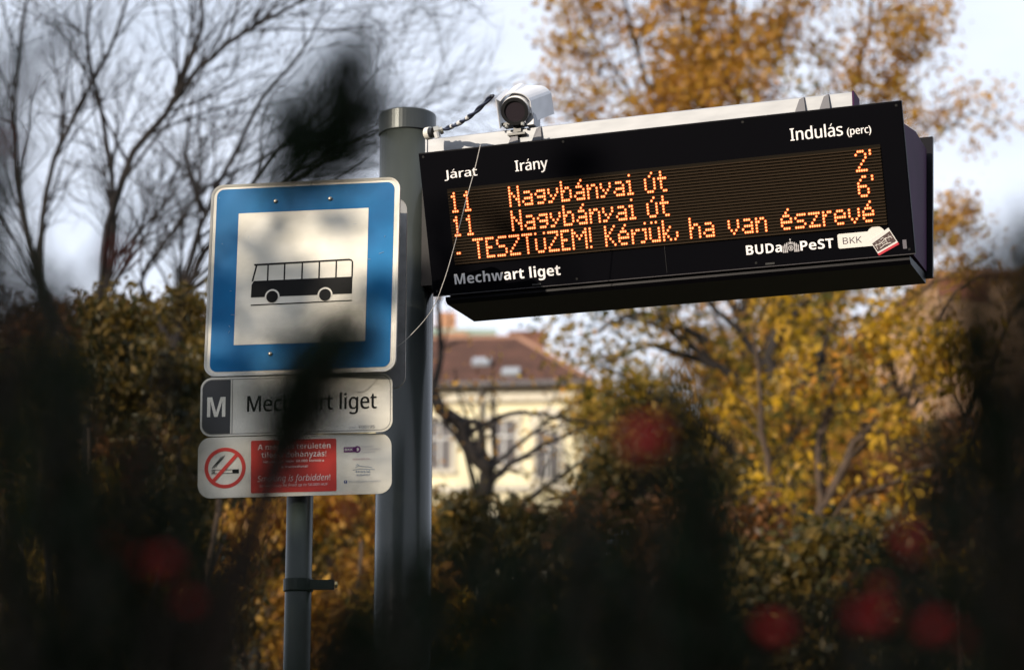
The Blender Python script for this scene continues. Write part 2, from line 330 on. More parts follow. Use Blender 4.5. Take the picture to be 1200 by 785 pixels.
def tree(label, limbs, rs, o, lm=None, size=.08, clip=None, bark=bark_dark, name='deciduous_tree', cat='tree', group=None, droop=.3, extra=None, drop_r=None):
    """limbs: list of (points, r0, r1, level); the first reaches the ground"""
    T = Tree(rs)
    P0 = np.array(limbs[0][0][0]); gz = ground_z(P0[0], P0[1])-.3
    base = np.array([P0[0], P0[1], gz])
    for i, (P, r0, r1, lv) in enumerate(limbs):
        P = [np.array(p) for p in P]
        if i == 0: P = [base*np.array([1, 1, 1])]+P; 
        # smooth the waypoints
        Q = []
        for a in range(len(P)-1):
            for q in np.linspace(0, 1, 4, endpoint=False): Q.append(P[a]*(1-q)+P[a+1]*q)
        Q.append(P[-1]); Q = np.array(Q)
        for _ in range(2): Q[1:-1] = (Q[:-2]+2*Q[1:-1]+Q[2:])/4
        if len(Q) > 6: Q[1:-1] += T.r.normal(0, r0*.25, Q[1:-1].shape)
        T.limb(Q, r0, lv, o, r1=r1)
    t = thing(name, label, cat, tuple(base), 0, group)
    T.mb.v = [x-base for x in T.mb.v]
    T.mb.build('trunk', bark, t, smooth=True)
    if lm and T.lp:
        LP = np.array(T.lp)-base
        if extra is not None: LP = np.concatenate([LP, extra-base])
        me = leaves(LP, size, T.r, clip, droop=droop); link('crown', me, lm, t)
    return t, len(T.lp)
OL = [(.30,.105,.022),(.42,.17,.03),(.50,.21,.05),(.36,.12,.035),(.52,.27,.04)]
lm_orange = leafmat('leaves_orange_brown', [(.12,.05,.015),(.46,.21,.03),(.58,.33,.035),(.27,.12,.03),(.60,.40,.04)])
lm_ygreen = leafmat('leaves_yellow_green', [(.02,.035,.008),(.10,.10,.012),(.50,.29,.018),(.05,.065,.010),(.56,.24,.02)])
lm_yellow = leafmat('leaves_yellow', [(.05,.045,.01),(.42,.23,.012),(.60,.35,.015),(.14,.10,.012),(.52,.22,.015)])
lm_brown = leafmat('leaves_brown', [(.03,.016,.008),(.13,.05,.015),(.06,.035,.012),(.30,.11,.02),(.05,.035,.012)])
lm_olive = leafmat('leaves_olive', [(.018,.020,.007),(.05,.045,.010),(.18,.11,.015),(.03,.035,.009),(.12,.06,.012)])
def O(**k):
    o = dict(seg=[.5,.35,.25,.15,.1], wob=[.08,.14,.18,.2,.2], up=[.02,.04,.04,.03,.0], taper=.35, k=[9,6,4,3,3], leaf_from=3, lpn=3, lsp=.08,
             cnt=[1,1.1,1.6,2.6], start=[0,.25,.15,.1,.1], ang=(25,60), rf=(.35,.6), len=[4,3.2,1.7,.8,.4]); o.update(k); return o
# big orange-brown tree behind the display
d = 42
tree('tall orange brown autumn tree rising behind and above the display board', [
  ([at(880,560,d), at(880,400,d), at(872,250,d), at(860,60,d), at(856,-60,d)], .15, .03, 0),
  ([at(880,400,d), at(820,270,d), at(775,150,d), at(740,40,d), at(720,-60,d)], .08, .02, 1),
  ([at(878,360,d), at(950,250,d), at(995,130,d), at(1020,20,d), at(1025,-60,d)], .08, .02, 1),
  ([at(940,270,d), at(1030,230,d), at(1085,170,d), at(1140,130,d-1)], .045, .012, 1),
  ([at(990,150,d), at(1050,90,d), at(1085,30,d)], .035, .012, 1),
  ([at(810,250,d), at(730,190,d), at(690,150,d), at(665,90,d+1)], .04, .012, 1),
  ([at(790,190,d), at(740,110,d), at(700,50,d), at(680,0,d)], .04, .012, 1),
  ([at(868,200,d), at(810,110,d), at(800,20,d), at(810,-60,d)], .045, .012, 1),
  ([at(868,150,d), at(915,60,d), at(930,-40,d)], .045, .012, 1),
  ([at(900,300,d), at(1010,300,d-1), at(1080,270,d-1), at(1140,235,d-1)], .045, .012, 1),
  ([at(1040,290,d-1), at(1090,320,d-1), at(1120,310,d-1)], .025, .01, 2)],
  11, O(lpn=20, lsp=.17, cnt=[1,2.0,2.2,3.0], len=[4,2.4,1.4,.8,.4], leaf_from=3, wob=[.08,.16,.2,.22,.2]), lm_orange, .082, 300000, bark_dark)
# yellow-green tree under the display
d = 30
tree('bushy yellow green tree right of the yellow house, below the display board', [
  ([at(905,700,d), at(908,520,d), at(905,420,d), at(915,330,d), at(925,250,d)], .16, .04, 0),
  ([at(906,480,d), at(830,420,d), at(770,380,d), at(720,370,d)], .06, .015, 1),
  ([at(906,440,d), at(850,370,d), at(800,330,d)], .06, .015, 1),
  ([at(906,560,d), at(820,500,d), at(760,460,d), at(710,430,d)], .05, .015, 1),
  ([at(840,430,d), at(760,400,d), at(700,430,d-.5)], .05, .015, 1),
  ([at(830,400,d), at(750,360,d), at(700,390,d-.5)], .05, .015, 1),
  ([at(907,500,d), at(960,420,d), at(985,370,d)], .06, .015, 1)],
  12, O(lpn=14, lsp=.13, cnt=[1,2.2,2.3,3.0], len=[3,1.9,1.1,.6,.4]), lm_ygreen, .075, 90000, bark_dark)
tree('slim dark trunked tree with few yellow leaves beside the yellow green tree', [
  ([at(965,720,33), at(962,520,33), at(960,400,33), at(968,300,33), at(975,200,33)], .13, .03, 0),
  ([at(962,470,33), at(1000,420,33), at(1040,400,33)], .05, .015, 1)],
  13, O(lpn=8, lsp=.16, cnt=[1,1.5,2,3], len=[3,1.8,1.0,.6,.4]), lm_ygreen, .085, 40000, bark_dark)
# maple in the lower right
d = 22
tree('low spreading maple with bright yellow leaves at the lower right', [
  ([at(935,900,d), at(930,700,d), at(960,600,d), at(1000,520,d), at(1060,450,d)], .09, .02, 0),
  ([at(945,650,d), at(990,590,d), at(1050,560,d), at(1110,540,d)], .045, .01, 1),
  ([at(935,700,d), at(900,560,d), at(890,450,d), at(880,380,d)], .045, .01, 1),
  ([at(960,610,d), at(960,500,d), at(990,420,d), at(1010,380,d)], .04, .01, 1),
  ([at(935,720,d), at(1000,680,d), at(1070,660,d)], .04, .01, 1)],
  14, O(lpn=9, lsp=.08, cnt=[1,2.4,3.0,4.0], len=[2,1.2,.8,.45,.3], flat=.35, up=[0,0,-.02,-.03,0]), lm_yellow, .075, 60000, bark_brown, droop=.8)
# brown thinning tree in front of the tan house
d = 34
tree('half bare tree with thin brown leaves in front of the tan house', [
  ([at(1120,760,d), at(1100,600,d), at(1070,500,d), at(1040,420,d), at(1000,370,d)], .13, .03, 0),
  ([at(1090,560,d), at(1150,460,d), at(1180,380,d), at(1210,330,d)], .06, .015, 1),
  ([at(1060,480,d), at(1090,400,d), at(1120,340,d), at(1160,320,d)], .05, .012, 1),
  ([at(1045,430,d), at(1010,400,d), at(960,420,d)], .05, .012, 1),
  ([at(1010,385,d), at(1040,360,d), at(1100,330,d), at(1165,300,d)], .035, .01, 2)],
  15, O(lpn=6, lsp=.14, cnt=[1,1.6,2.4,3.2], len=[3,2.0,1.2,.7,.4]), lm_orange, .075, 45000, bark_brown)
# dark leaning tree before the yellow house
d = 26
tree('dark twisted nearly leafless tree in front of the yellow house', [
  ([at(545,900,d), at(548,700,d), at(552,620,d), at(575,560,d), at(545,510,d), at(508,470,d), at(480,410,d), at(470,340,d)], .125, .05, 0),
  ([at(572,575,d), at(562,530,d), at(566,495,d), at(530,490,d)], .06, .03, 2),
  ([at(575,565,d), at(600,540,d), at(640,520,d), at(690,500,d)], .045, .012, 2),
  ([at(505,470,d), at(520,400,d), at(512,350,d), at(530,300,d)], .04, .012, 2),
  ([at(545,510,d), at(600,480,d), at(650,490,d), at(715,495,d)], .035, .01, 2),
  ([at(550,640,d), at(600,600,d), at(650,560,d), at(700,530,d)], .05, .012, 2)],
  16, O(lpn=2, lsp=.10, cnt=[1,1.4,3.2,5.0], len=[3,1.6,1.1,.55,.4], wob=[.1,.2,.25,.28,.2]), lm_orange, .05, 12000, bark_dark)
# large bare tree, left
d = 24
bare = O(lpn=0, cnt=[1,2.8,3.8,5.0,5.6], len=[4,1.9,1.15,.7,.38], ang=(18,42), rf=(.38,.6), wob=[.06,.12,.17,.19,.15], up=[.02,.05,.06,.05,.03], leaf_from=9, taper=.3, k=[9,6,4,3,3])
tree('big bare tree at the left with long branches reaching right to the round pole', [
  ([at(185,560,d), at(200,420,d), at(212,350,d), at(240,290,d), at(300,240,d), at(350,195,d), at(400,170,d), at(445,150,d)], .06, .008, 0),
  ([at(205,380,d), at(235,260,d), at(270,190,d), at(310,110,d), at(360,60,d), at(380,0,d)], .036, .008, 1),
  ([at(215,345,d), at(290,290,d), at(370,225,d), at(440,175,d)], .03, .006, 1),
  ([at(200,400,d), at(160,330,d), at(190,290,d), at(240,215,d), at(330,180,d), at(420,120,d)], .035, .007, 1),
  ([at(250,280,d), at(330,170,d), at(390,120,d)], .03, .008, 2),
  ([at(300,240,d), at(380,185,d), at(450,165,d)], .03, .008, 2),
  ([at(240,250,d), at(215,180,d), at(230,100,d)], .03, .008, 2)],
  17, bare, None, bark=bark_dark)
d = 21
tree('bare tree at the far left with brown bark and upright forked trunks', [
  ([at(95,700,d), at(100,450,d), at(118,330,d), at(140,200,d), at(205,110,d), at(265,50,d), at(340,10,d), at(400,-30,d)], .052, .010, 0),
  ([at(105,420,d), at(135,300,d), at(128,170,d), at(100,60,d), at(110,-40,d)], .034, .010, 1),
  ([at(95,460,d), at(40,330,d), at(60,180,d), at(130,60,d), at(160,-40,d)], .036, .010, 1),
  ([at(60,380,d), at(20,240,d), at(15,100,d), at(40,-40,d)], .034, .010, 1),
  ([at(205,110,d), at(235,40,d), at(240,-40,d)], .03, .01, 2)],
  18, bare, None, bark=bark_dark)
# undergrowth trees and shrubs on the slope
def shrub(label, u, v, d, w_, h_, lm, rs, size=.07, n=9000, name='shrub', cat='shrub', group=None):
    top = at(u, v, d); g = np.random.default_rng(rs); x, y = top[0], top[1]; gz = ground_z(x, y); H = max(1.2, top[2]-gz)
    T = Tree(rs); o = O(lpn=4, lsp=.12, cnt=[1,1.0,1.6,2.4], len=[H*.5, w_*.7, w_*.4, w_*.25, .3], start=[0,.15,.1,.1,.1], leaf_from=2, up=[.02,.05,.06,.03,0])
    for i in range(5):
        a = g.uniform(0, 6.28); d_ = np.array([math.cos(a)*.22*w_, math.sin(a)*.22*w_, H*.8]); b = np.array([x+g.normal(0, .15), y+g.normal(0, .15), gz-.2])
        T.grow(b, d_, H*g.uniform(.7, .95), .05, 0, o)
    base = np.array([x, y, gz]); t = thing(name, label, cat, tuple(base), 0, group)
    T.mb.v = [q-base for q in T.mb.v]; T.mb.build('trunk', bark_brown, t, smooth=True)
    LP = np.array(T.lp)-base
    m = 26; cc = np.stack([g.normal(0, w_*.42, m), g.normal(0, w_*.42, m), H*(1-np.abs(g.normal(0, .33, m))).clip(.05)], 1)
    EX = (cc[g.integers(0, m, n)]+g.normal(0, .3, (n, 3))*np.array([w_*.35, w_*.35, .28*w_]))
    LP = np.concatenate([LP[g.choice(len(LP), min(len(LP), n//2), replace=False)], EX]); LP = LP[LP[:, 2] > 0]; LP = LP[LP[:, 2] < H*1.06]
    link('crown', leaves(LP, size, g, n), lm, t)
shrub('tall shrub with brown leaves below the bare trees, nearest the left edge', 20, 330, 26, 1.5, 0, lm_brown, 31, n=12000)
shrub('tall rusty brown shrub between the bare trunks and the bus stop sign', 150, 350, 30, 1.7, 0, lm_brown, 32, n=14000)
shrub('olive leaved shrub directly left of the bus stop sign', 215, 372, 27, 1.3, 0, lm_olive, 33, n=12000)
shrub('low shrub with yellow leaves at the bottom left of the slope', 110, 560, 22, 1.2, 0, lm_ygreen, 34, n=9000)
shrub('wide olive shrub behind the thin post below the signs', 300, 560, 25, 1.6, 0, lm_olive, 35, n=12000)
shrub('orange brown shrub between the thin post and the round pole', 405, 575, 23, 1.3, 0, lm_orange, 36, n=10000)
shrub('rusty leaved shrub at the bottom, right of the dark twisted tree', 610, 600, 25, 1.2, 0, lm_olive, 37, n=11000)
shrub('dull olive shrub under the yellow green tree', 720, 560, 24, 1.5, 0, lm_olive, 38, n=13000)
shrub('brown leaved shrub below the middle of the display board', 820, 600, 22, 1.4, 0, lm_brown, 39, n=11000)
shrub('dark olive shrub left of the yellow maple', 890, 640, 20, 1.2, 0, lm_olive, 40, n=9000)
shrub('brown shrub behind the yellow maple', 1040, 560, 30, 1.6, 0, lm_brown, 41, n=12000)
shrub('rust coloured shrub at the right edge below the tan house', 1160, 480, 27, 1.8, 0, lm_brown, 42, n=13000)
shrub('olive shrub in the bottom right corner of the slope', 1120, 640, 20, 1.3, 0, lm_olive, 43, n=9000)
shrub('nearer brown shrub hiding the feet of the bare trunks', 95, 350, 17, .9, 0, lm_olive, 45, size=.042, n=14000)
shrub('nearer olive shrub in front of the big bare tree', 190, 385, 18, .8, 0, lm_olive, 46, size=.05, n=12000)
shrub('small yellow shrub at the foot of the round pole', 520, 690, 21, .8, 0, lm_ygreen, 44, n=6000)
g = np.random.default_rng(5); n = 60000
gx = g.uniform(-20, 20, n); gy = 13+g.random(n)**1.5*60
GP = np.array([(a, b, ground_z(a, b)+.02) for a, b in zip(gx, gy)])
link('leaf_litter', leaves(GP, .10, g), lm_brown, kind='stuff')
# ------------------------------------------------------------------ round pole
PX, PY = -.364, 8.03
t = thing('display_pole', 'thick round grey steel pole with a collar cap carrying the display board', 'pole', (PX, PY, 0))
MB().tube([(0, 0, -.3), (0, 0, 2), (0, 0, 4.16)], .0955, 48).build('shaft', M_['pole'], t, smooth=False)
for o in [c for c in t.children]: o.data.shade_smooth(); 
MB().tube([(0, 0, 4.122), (0, 0, 4.125), (0, 0, 4.193), (0, 0, 4.197)], np.array([.0975, .1005, .1005, .097]), 48).build('cap', M_['cap'], t, smooth=False)
MB().tube([(0, 0, 0), (0, 0, .02)], .18, 32).build('base_plate', M_['cap'], t)
# ------------------------------------------------------------------ departure display
yaw = .3469; DC = (.4715, 7.4757, 3.7228)
cabM = plane_M(DC, yaw); t = disp = thing('departure_display', 'long black double sided LED departure board tilted out from the round pole', 'display', M=cabM)
W2, HH, tl = .807, .240, .3036
def zt(h): return h*math.cos(tl), -h*math.sin(tl)      # height on panel -> z, y
zT, yT = zt(HH); zB, yB = zt(-HH)
# body cross section (y,z) swept along x
sec = [(.02, zT-.055), (.02+.0, zT-.056), (.06, zB+.02), (.34, zB+.02), (.42, zT-.02), (.24, zT-.02)]
sec = [(yT+.03, zT-.055), (yB+.015, zB+.012), (.34, zB+.012), (.43, zT-.01), (.24, zT-.005)]
def sweep(sec, x0, x1):
    n = len(sec); v = [(x0, y, z) for y, z in sec]+[(x1, y, z) for y, z in sec]
    return MB().add(v, [tuple(range(n)), tuple(range(2*n-1, n-1, -1))]+[(i, (i+1)%n, (i+1)%n+n, i+n) for i in range(n)])
sweep(sec, -W2+.040, W2-.014).build('housing', M_['side'], t)
fr = bpy.data.objects.new('front_panel', None)
# front panel: own frame
fm = MB(); T_ = .018
fm.prism([(-W2, HH), (W2, HH), (W2, -HH), (-W2, -HH)], 0, T_)
front = fm.build('front_panel', M_['glass'], t); front.rotation_euler = (tl, 0, 0)
bev = front.modifiers.new('b', 'BEVEL'); bev.width = .004; bev.segments = 2
bpy.data.objects.remove(fr)
bk = sweep([(.355, zB-.002), (.372, zB-.004), (.482, .272), (.464, .273)], -W2+.040, W2+.002).build('rear_panel', M_['cab'], t)
sweep([(yB+.012, zB+.0), (yB+.012, zB-.012), (.10, zB-.022), (.354, zB-.024), (.354, zB+.01)], -W2+.040, W2-.02).build('bottom_cover', M_['cab'], t)
MB().box((0, -.0015, -HH+.003), (2*W2, .003, .0025)).build('lower_trim', mat('trim_edge', (.06, .055, .06), .4), front)  # thin lighter line along the bottom edge
MB().box((W2-.03, -.0012, -HH+.035), (.012, .0024, .028)).build('latch', mat('latch_grey', (.14, .13, .15), .4), front)
MB().box((.345, -.0012, -HH+.012), (.03, .0024, .006)).build('keyhole_plate', mat('plate_dim', (.03, .03, .03), .5), front)
MB().box((-.44, -.0012, -HH+.012), (.03, .0024, .006)).build('keyhole_plate', mat('plate_dim2', (.03, .03, .03), .5), front)
for x in (-.79, -.30, .30, .79):
    for z in (HH-.014, -HH+.018): MB().tube([(x, 0, z), (x, -.0016, z)], .0042, 10).build('screw', mat('screw_black', (.03, .03, .03), .35, .5) if 'screw_black' not in bpy.data.materials else bpy.data.materials['screw_black'], front)
MB().box((.005, -.0006, -.178), (.0012, .0012, .10)).build('seam', M_['dark'], front)
# screen recess and LEDs
cx0, cpx = -.701, .00747
zrow = lambda line, row: .0952-.0792*line-.0099*row
MB().box((.0065, -.001, -.013), (192*cpx+.012, .002, 24*.0099+.012)).build('screen', M_['screen'], front)
lv = MB()
for r_ in range(25): lv.box((.0065, -.0035, .0952+.00495-.0099*r_), (192*cpx+.01, .005, .0036))
lv.build('led_louvres', M_['louvre'], front, kind='stuff')
G = {
'1': " # |## | # | # | # | # |###", 'N': "#   #|#   #|##  #|# # #|#  ##|#   #|#   #", 'a': "||.###|....#|.####|#...#|.####",
'g': "||.####|#...#|.####|....#|.###", 'y': "||#...#|#...#|.#.#|..#|##", 'b': "#|#|#.##|##..#|#...#|#...#|####",
'á': "...#|..#|.###|....#|.####|#...#|.####", 'n': "||#.##|##..#|#...#|#...#|#...#", 'i': ".#||##|.#|.#|.#|###",
'ú': "...#|..#|#...#|#...#|#...#|#...#|.###", 't': ".#|.#|####|.#|.#|.#|..##", '-': "|||||##|".replace('|||||##|', '||||##||'),
'T': "#####|..#|..#|..#|..#|..#|..#", 'E': "####|#|#|###|#|#|####", 'S': ".####|#|#|.###|....#|....#|####", 'Z': "#####|....#|...#|..#|.#|#|#####",
'Ü': "#...#||#...#|#...#|#...#|#...#|.###", 'M': "#.....#|##...##|#.#.#.#|#..#..#|#.....#|#.....#|#.....#", '!': "#|#|#|#|#||#",
'K': "#...#|#..#|#.#|##|#.#|#..#|#...#", 'é': "...#|..#|.###|#...#|#####|#|.###", 'r': "||#.##|##|#|#|#", 'j': "..#||.##|..#|..#|..#|##",
'ü': ".#.#||#...#|#...#|#...#|#...#|.####", 'k': "#|#|#..#|#.#|##|#.#|#..#", ',': "||||.#|.#|#", 'h': "#|#|#.##|##..#|#...#|#...#|#...#",
'v': "||#...#|#...#|#...#|.#.#|..#", 's': "||.####|#|.###|....#|####", 'z': "||#####|...#|..#|.#|#####", 'e': "||.###|#...#|#####|#|.###",
'2': ".###|#...#|....#|...#|..#|.#|#####", '6': "..##|.#|#|####|#...#|#...#|.###", "'": "#|#"}
LINES = [(0, [('1',0),('1',6)]), (0, [(c, 27+x) for c, x in zip('Nagybányai', (0,6.5,12.5,18.5,24.5,30.5,36.5,42.5,48.5,54.5))]+[('ú',89),('t',95)]), (0, [('2',181),("'",187)]),
         (1, [('1',0),('1',6)]), (1, [(c, 27+x) for c, x in zip('Nagybányai', (0,6.5,12.5,18.5,24.5,30.5,36.5,42.5,48.5,54.5))]+[('ú',89),('t',95)]), (1, [('6',181),("'",187)]),
         (2, [('-',0)]+list(zip('TESZTÜZEM!', (8,14,19,25,31,37,43,49,54,62)))), (2, list(zip('Kérjük,', (69,75,81,85,89,95,100)))), (2, [('h',107),('a',113)]),
         (2, [('v',124),('a',130),('n',136)]), (2, list(zip('észrevé', (147,153,159,165,170,176,182))))]
a8 = [(math.cos(-2*math.pi*i/8), math.sin(-2*math.pi*i/8)) for i in range(8)]
for line, items in LINES:
    m1, m2 = MB(), MB()
    for ch, c0 in items:
        for row, s_ in enumerate(G[ch].split('|')):
            for k_, b_ in enumerate(s_):
                if b_ != '#': continue
                x = cx0+cpx*(int(c0)+k_); z = zrow(line, row)
                m1.add([(x+.0030*p, -.0085, z+.0034*q) for p, q in a8], [tuple(range(8))])
                m2.add([(x+.0048*p, -.0072, z+.0050*q) for p, q in a8], [tuple(range(8))])  # wider dim disc paints the glow around each lit LED
    m2.build('led_halo', M_['ledglow'], front, kind='stuff'); m1.build('lit_leds', M_['led'], front, kind='stuff')
DW = M_['dwhite']
text('Járat', DW, front, -.7222, -.606, .1465, .027, -.001, fat=.016)
text('Irány', DW, front, -.4733, -.360, .1462, .0345, -.001, fat=.016)
text('Indulás', DW, front, .4483, .6165, .151, .038, -.001, fat=.016)
text('(perc)', DW, front, .629, .7055, .1505, .023, -.001, fat=.016)
text('Mechwart liget', DW, front, -.7243, -.3535, -.2045, .034, -.001, st='bold')
text('BUDa', DW, front, .2716, .388, -.1945, .030, -.001, st='bold')
text('PeST', DW, front, .447, .5543, -.196, .030, -.001, st='bold')
cr2 = MB(); cgm = mat('crest_grey', (.45, .43, .44), .5); cc_ = .4165
for dx, w_, z1 in ((-.0245, .0022, -.174), (-.0185, .0026, -.169), (-.0125, .0026, -.166), (.0125, .0026, -.166), (.0185, .0026, -.169), (.0245, .0022, -.174)):
    cr2.prism([(cc_+dx, z1), (cc_+dx+w_, z1-.006), (cc_+dx+w_*.6, -.185), (cc_+dx+w_, -.198), (cc_+dx-w_, -.198), (cc_+dx-w_*.6, -.185), (cc_+dx-w_, z1-.006)], -.0012, 0)
ring(cr2, cc_, -.185, .0062, .0088, -.0013, 0, 16); ring(cr2, cc_-.0055, -.170, .002, .004, -.0013, 0, 10); ring(cr2, cc_+.0055, -.170, .002, .004, -.0013, 0, 10)
cr2.prism([(cc_-.004, -.172), (cc_, -.160), (cc_+.004, -.172)], -.0014, 0); cr2.prism(circle(cc_, -.158, .0026, 10), -.0014, 0)
cr2.prism([(cc_-.003, -.181), (cc_+.003, -.181), (cc_+.003, -.186), (cc_, -.191), (cc_-.003, -.186)], -.0013, 0)
cr2.build('crest', cgm, front)
lg = MB(); lg.prism(rrect(.118, .046, .006, .627, -.178), -.0012, 0); lg.prism(circle(.6905, -.171, .030), -.00115, 0)
lg.build('operator_logo', mat('logo_white', (.72, .70, .66), .5), front)
text('BKK', mat('logo_text', (.06, .04, .06), .6), front, .584, .644, -.188, .020, -.0016)
# torn graffiti sticker over the logo
stM = Matrix.Translation((.712, -.0018, -.192)) @ Matrix.Rotation(R(-26), 4, 'Y')
st = MB().prism([(-.036, .026), (.036, .030), (.038, -.030), (-.034, -.028)], -.0006, 0).build('sticker', mat('sticker_paper', (.68, .66, .64), .5), front); st.matrix_local = stM
MB().prism([(-.0362, -.022), (.0382, -.024), (.0382, -.0315), (-.0342, -.0295)], -.0009, -.0006).build('sticker_band', mat('sticker_red', (.5, .03, .05), .5), st)
MB().prism([(-.0335, .014), (.034, .019), (.035, -.018), (-.032, -.017)], -.0010, -.0006).build('sticker_print', mat('sticker_ink', (.07, .04, .04), .6), st)
gf = MB()
for P in ([(-.028,-.010),(-.022,.010),(-.016,-.008),(-.010,.011),(-.005,-.006)], [(-.004,.010),(.004,.012),(.010,.004),(.003,-.004),(-.004,-.001)], [(.008,-.010),(.012,.010),(.018,-.006),(.024,.012),(.029,-.004)], [(-.02,-.012),(.0,-.009),(.02,-.014)], [(-.030,.004),(-.012,.0),(.01,.006),(.03,.002)]):
    gf.tube([(x, -.0014, z) for x, z in P], .0011, 5)
gf.build('graffiti', mat('sticker_scrawl', (.75, .70, .66), .5), st)
# top rail, brackets
zr = zT+.0
rl = sweep([(-.005, zr+.012), (-.005, zr+.066), (.0, zr+.070), (.075, zr+.070), (.075, zr+.012)], -.80, .640).build('top_rail', M_['rail'], t)
MB().box((-.8035, .035, zr+.04), (.006, .09, .068)).build('rail_end_cap', M_['rail'], t)
MB().box((.6435, .035, zr+.038), (.006, .088, .064)).build('rail_end_cap', M_['side'], t)
for bx_ in (-.492, -.410, .474, .553):
    s_ = .016
    v = [(bx_-s_-.005, -.020, zr+.002), (bx_+s_+.004, -.020, zr+.002), (bx_+s_+.004, .03, zr+.002), (bx_-s_-.005, .03, zr+.002), (bx_-s_+.014, -.012, zr+.060), (bx_+s_-.003, -.012, zr+.066), (bx_+s_-.003, .03, zr+.080), (bx_-s_+.014, .03, zr+.074)]
    MB().add(v, [(0,1,5,4), (1,2,6,5), (2,3,7,6), (3,0,4,7), (4,5,6,7), (3,2,1,0)]).build('bracket', M_['fin'], t)
# mounting arms between pole and cabinet
MB().box((-.84, .22, .02), (.10, .10, .36)).box((-.80, .20, .045), (.03, .2, .30)).build('pole_mount', M_['cab'], t)
# ------------------------------------------------------------------ surveillance camera on top of the rail
camM = cabM @ Matrix.Translation((-.478, -.005, zr+.142)) @ Matrix.Scale(.88, 4) @ Matrix.Rotation(R(-2), 4, 'Z')
hd = thing('security_camera', 'white security camera on top of the display board beside the pole', 'security camera', M=camM)
ax = Matrix.Rotation(R(8), 4, 'Z') @ Matrix.Rotation(R(30), 4, 'X')          # barrel axis along local y, nose down towards the street
def loc(o, m=ax): o.matrix_local = m; return o
rr = np.array([.049, .0535, .0545, .0555, .054, .048]); ys = [-.055, -.058, -.03, .06, .12, .135]
b = loc(MB().tube([(0, y, 0) for y in ys], rr, 40).build('housing', M_['cwhite'], hd, smooth=True))
rg = MB(); ring(rg, 0, 0, .040, .0525, -.066, -.045, 40); loc(rg.build('lens_ring', M_['dark'], hd))
loc(MB().tube([(0, -.0605, 0), (0, -.0585, 0)], .0415, 36).build('lens_glass', M_['lens'], hd))
# sun shield: bent white sheet, flat cheek at the left, flaring out to the back right
sh = MB(); S0 = []; 
prof = [(-.066, -.062), (-.068, .052)]+[(.064*math.cos(a), .012+.056*math.sin(a)) for a in np.linspace(R(150), R(20), 12)]+[(.062, -.050)]
n = len(prof)
v = [(x, -.062 if i < 2 else -.045, z) for i, (x, z) in enumerate(prof)]+[(x*1.0+(.045 if x > 0.02 else 0), .13, z+(-.01 if x > 0 else 0)) for x, z in prof]
sh.add(v, [(i, i+1, i+1+n, i+n) for i in range(n-1)])
so = loc(sh.build('sun_shield', M_['cwhite'], hd)); sm = so.modifiers.new('s', 'SOLIDIFY'); sm.thickness = .003
br = MB().box((-.015, 0, -.066), (.085, .05, .010)).box((.0, .01, -.083), (.03, .04, .03)).tube([(0, .01, -.09), (0, .01, -.115)], .016, 16).box((0, .01, -.108), (.07, .06, .008))
br.build('bracket', M_['dark'], hd)
for x in (-.035, .03): MB().tube([(x, -.03, -.071), (x, -.03, -.082)], .007, 8).build('bolt', M_['brass'], hd)
MB().box((.052, .02, -.055), (.032, .07, .045)).build('side_plate', mat('grey_plate', (.3, .31, .34), .4), hd)
# cable from pole to camera
A = at(520, 152, 8.0); Bp = at(577, 112, 7.78); K = at(500, 157, 8.02)
t = thing('camera_cable', 'dark twisted cable with white tape between the pole and the security camera', 'cable', tuple(A))
for off in (0, 1):
    P = []
    for i in range(25):
        a = i/24; p = (A-A)*(1-a)+(Bp-A)*a; s_ = -.018*math.sin(math.pi*a)
        P.append(p+np.array([.004*math.cos(a*16+off*3.1), 0, s_+.0045*math.sin(a*16+off*3.1)]))
    MB().tube(P, .0048, 8).build('strand', M_['cable'], t, smooth=True)
for a0, a1 in ((.30, .36), (.48, .52), (.16, .19)):
    P = [(Bp-A)*a+np.array([0, -.003, -.018*math.sin(math.pi*a)]) for a in np.linspace(a0, a1, 4)]
    MB().tube(P, .0075, 8).build('tape', M_['tape'], t)
cn = MB(); q = lambda u, v, d: at(u, v, d)-A
cn.tube([q(500, 157, 8.02), q(505, 156, 8.01)], .021, 20); cn.build('gasket', mat('gasket_white', (.65, .63, .58), .5), t)
MB().tube([q(505, 156, 8.01), q(509, 155, 8.0)], .017, 20).build('plug', M_['dark'], t)
MB().tube([q(509, 155.5, 8.0), q(515, 154, 8.0)], .019, 6).tube([q(515, 154, 8.0), q(519, 152.5, 8.0)], .013, 12).build('nut', M_['brass'], t)
MB().tube([q(511, 155, 7.98), q(513, 162, 7.98)], .009, 8).build('cable_tie', M_['tape'], t)
# ------------------------------------------------------------------ thin post with signs
POX, POY = -.6520, 7.36
t = thing('sign_post', 'thin dark green steel post holding the bus stop signs', 'post', (POX, POY, 0))
MB().tube([(0, 0, -.3), (0, 0, 3.72)], .041, 28).build('shaft', M_['post'], t, smooth=True)
cl = MB(); ring(cl, 0, 0, .041, .048, 0, .001, 24)
zc = 2.475
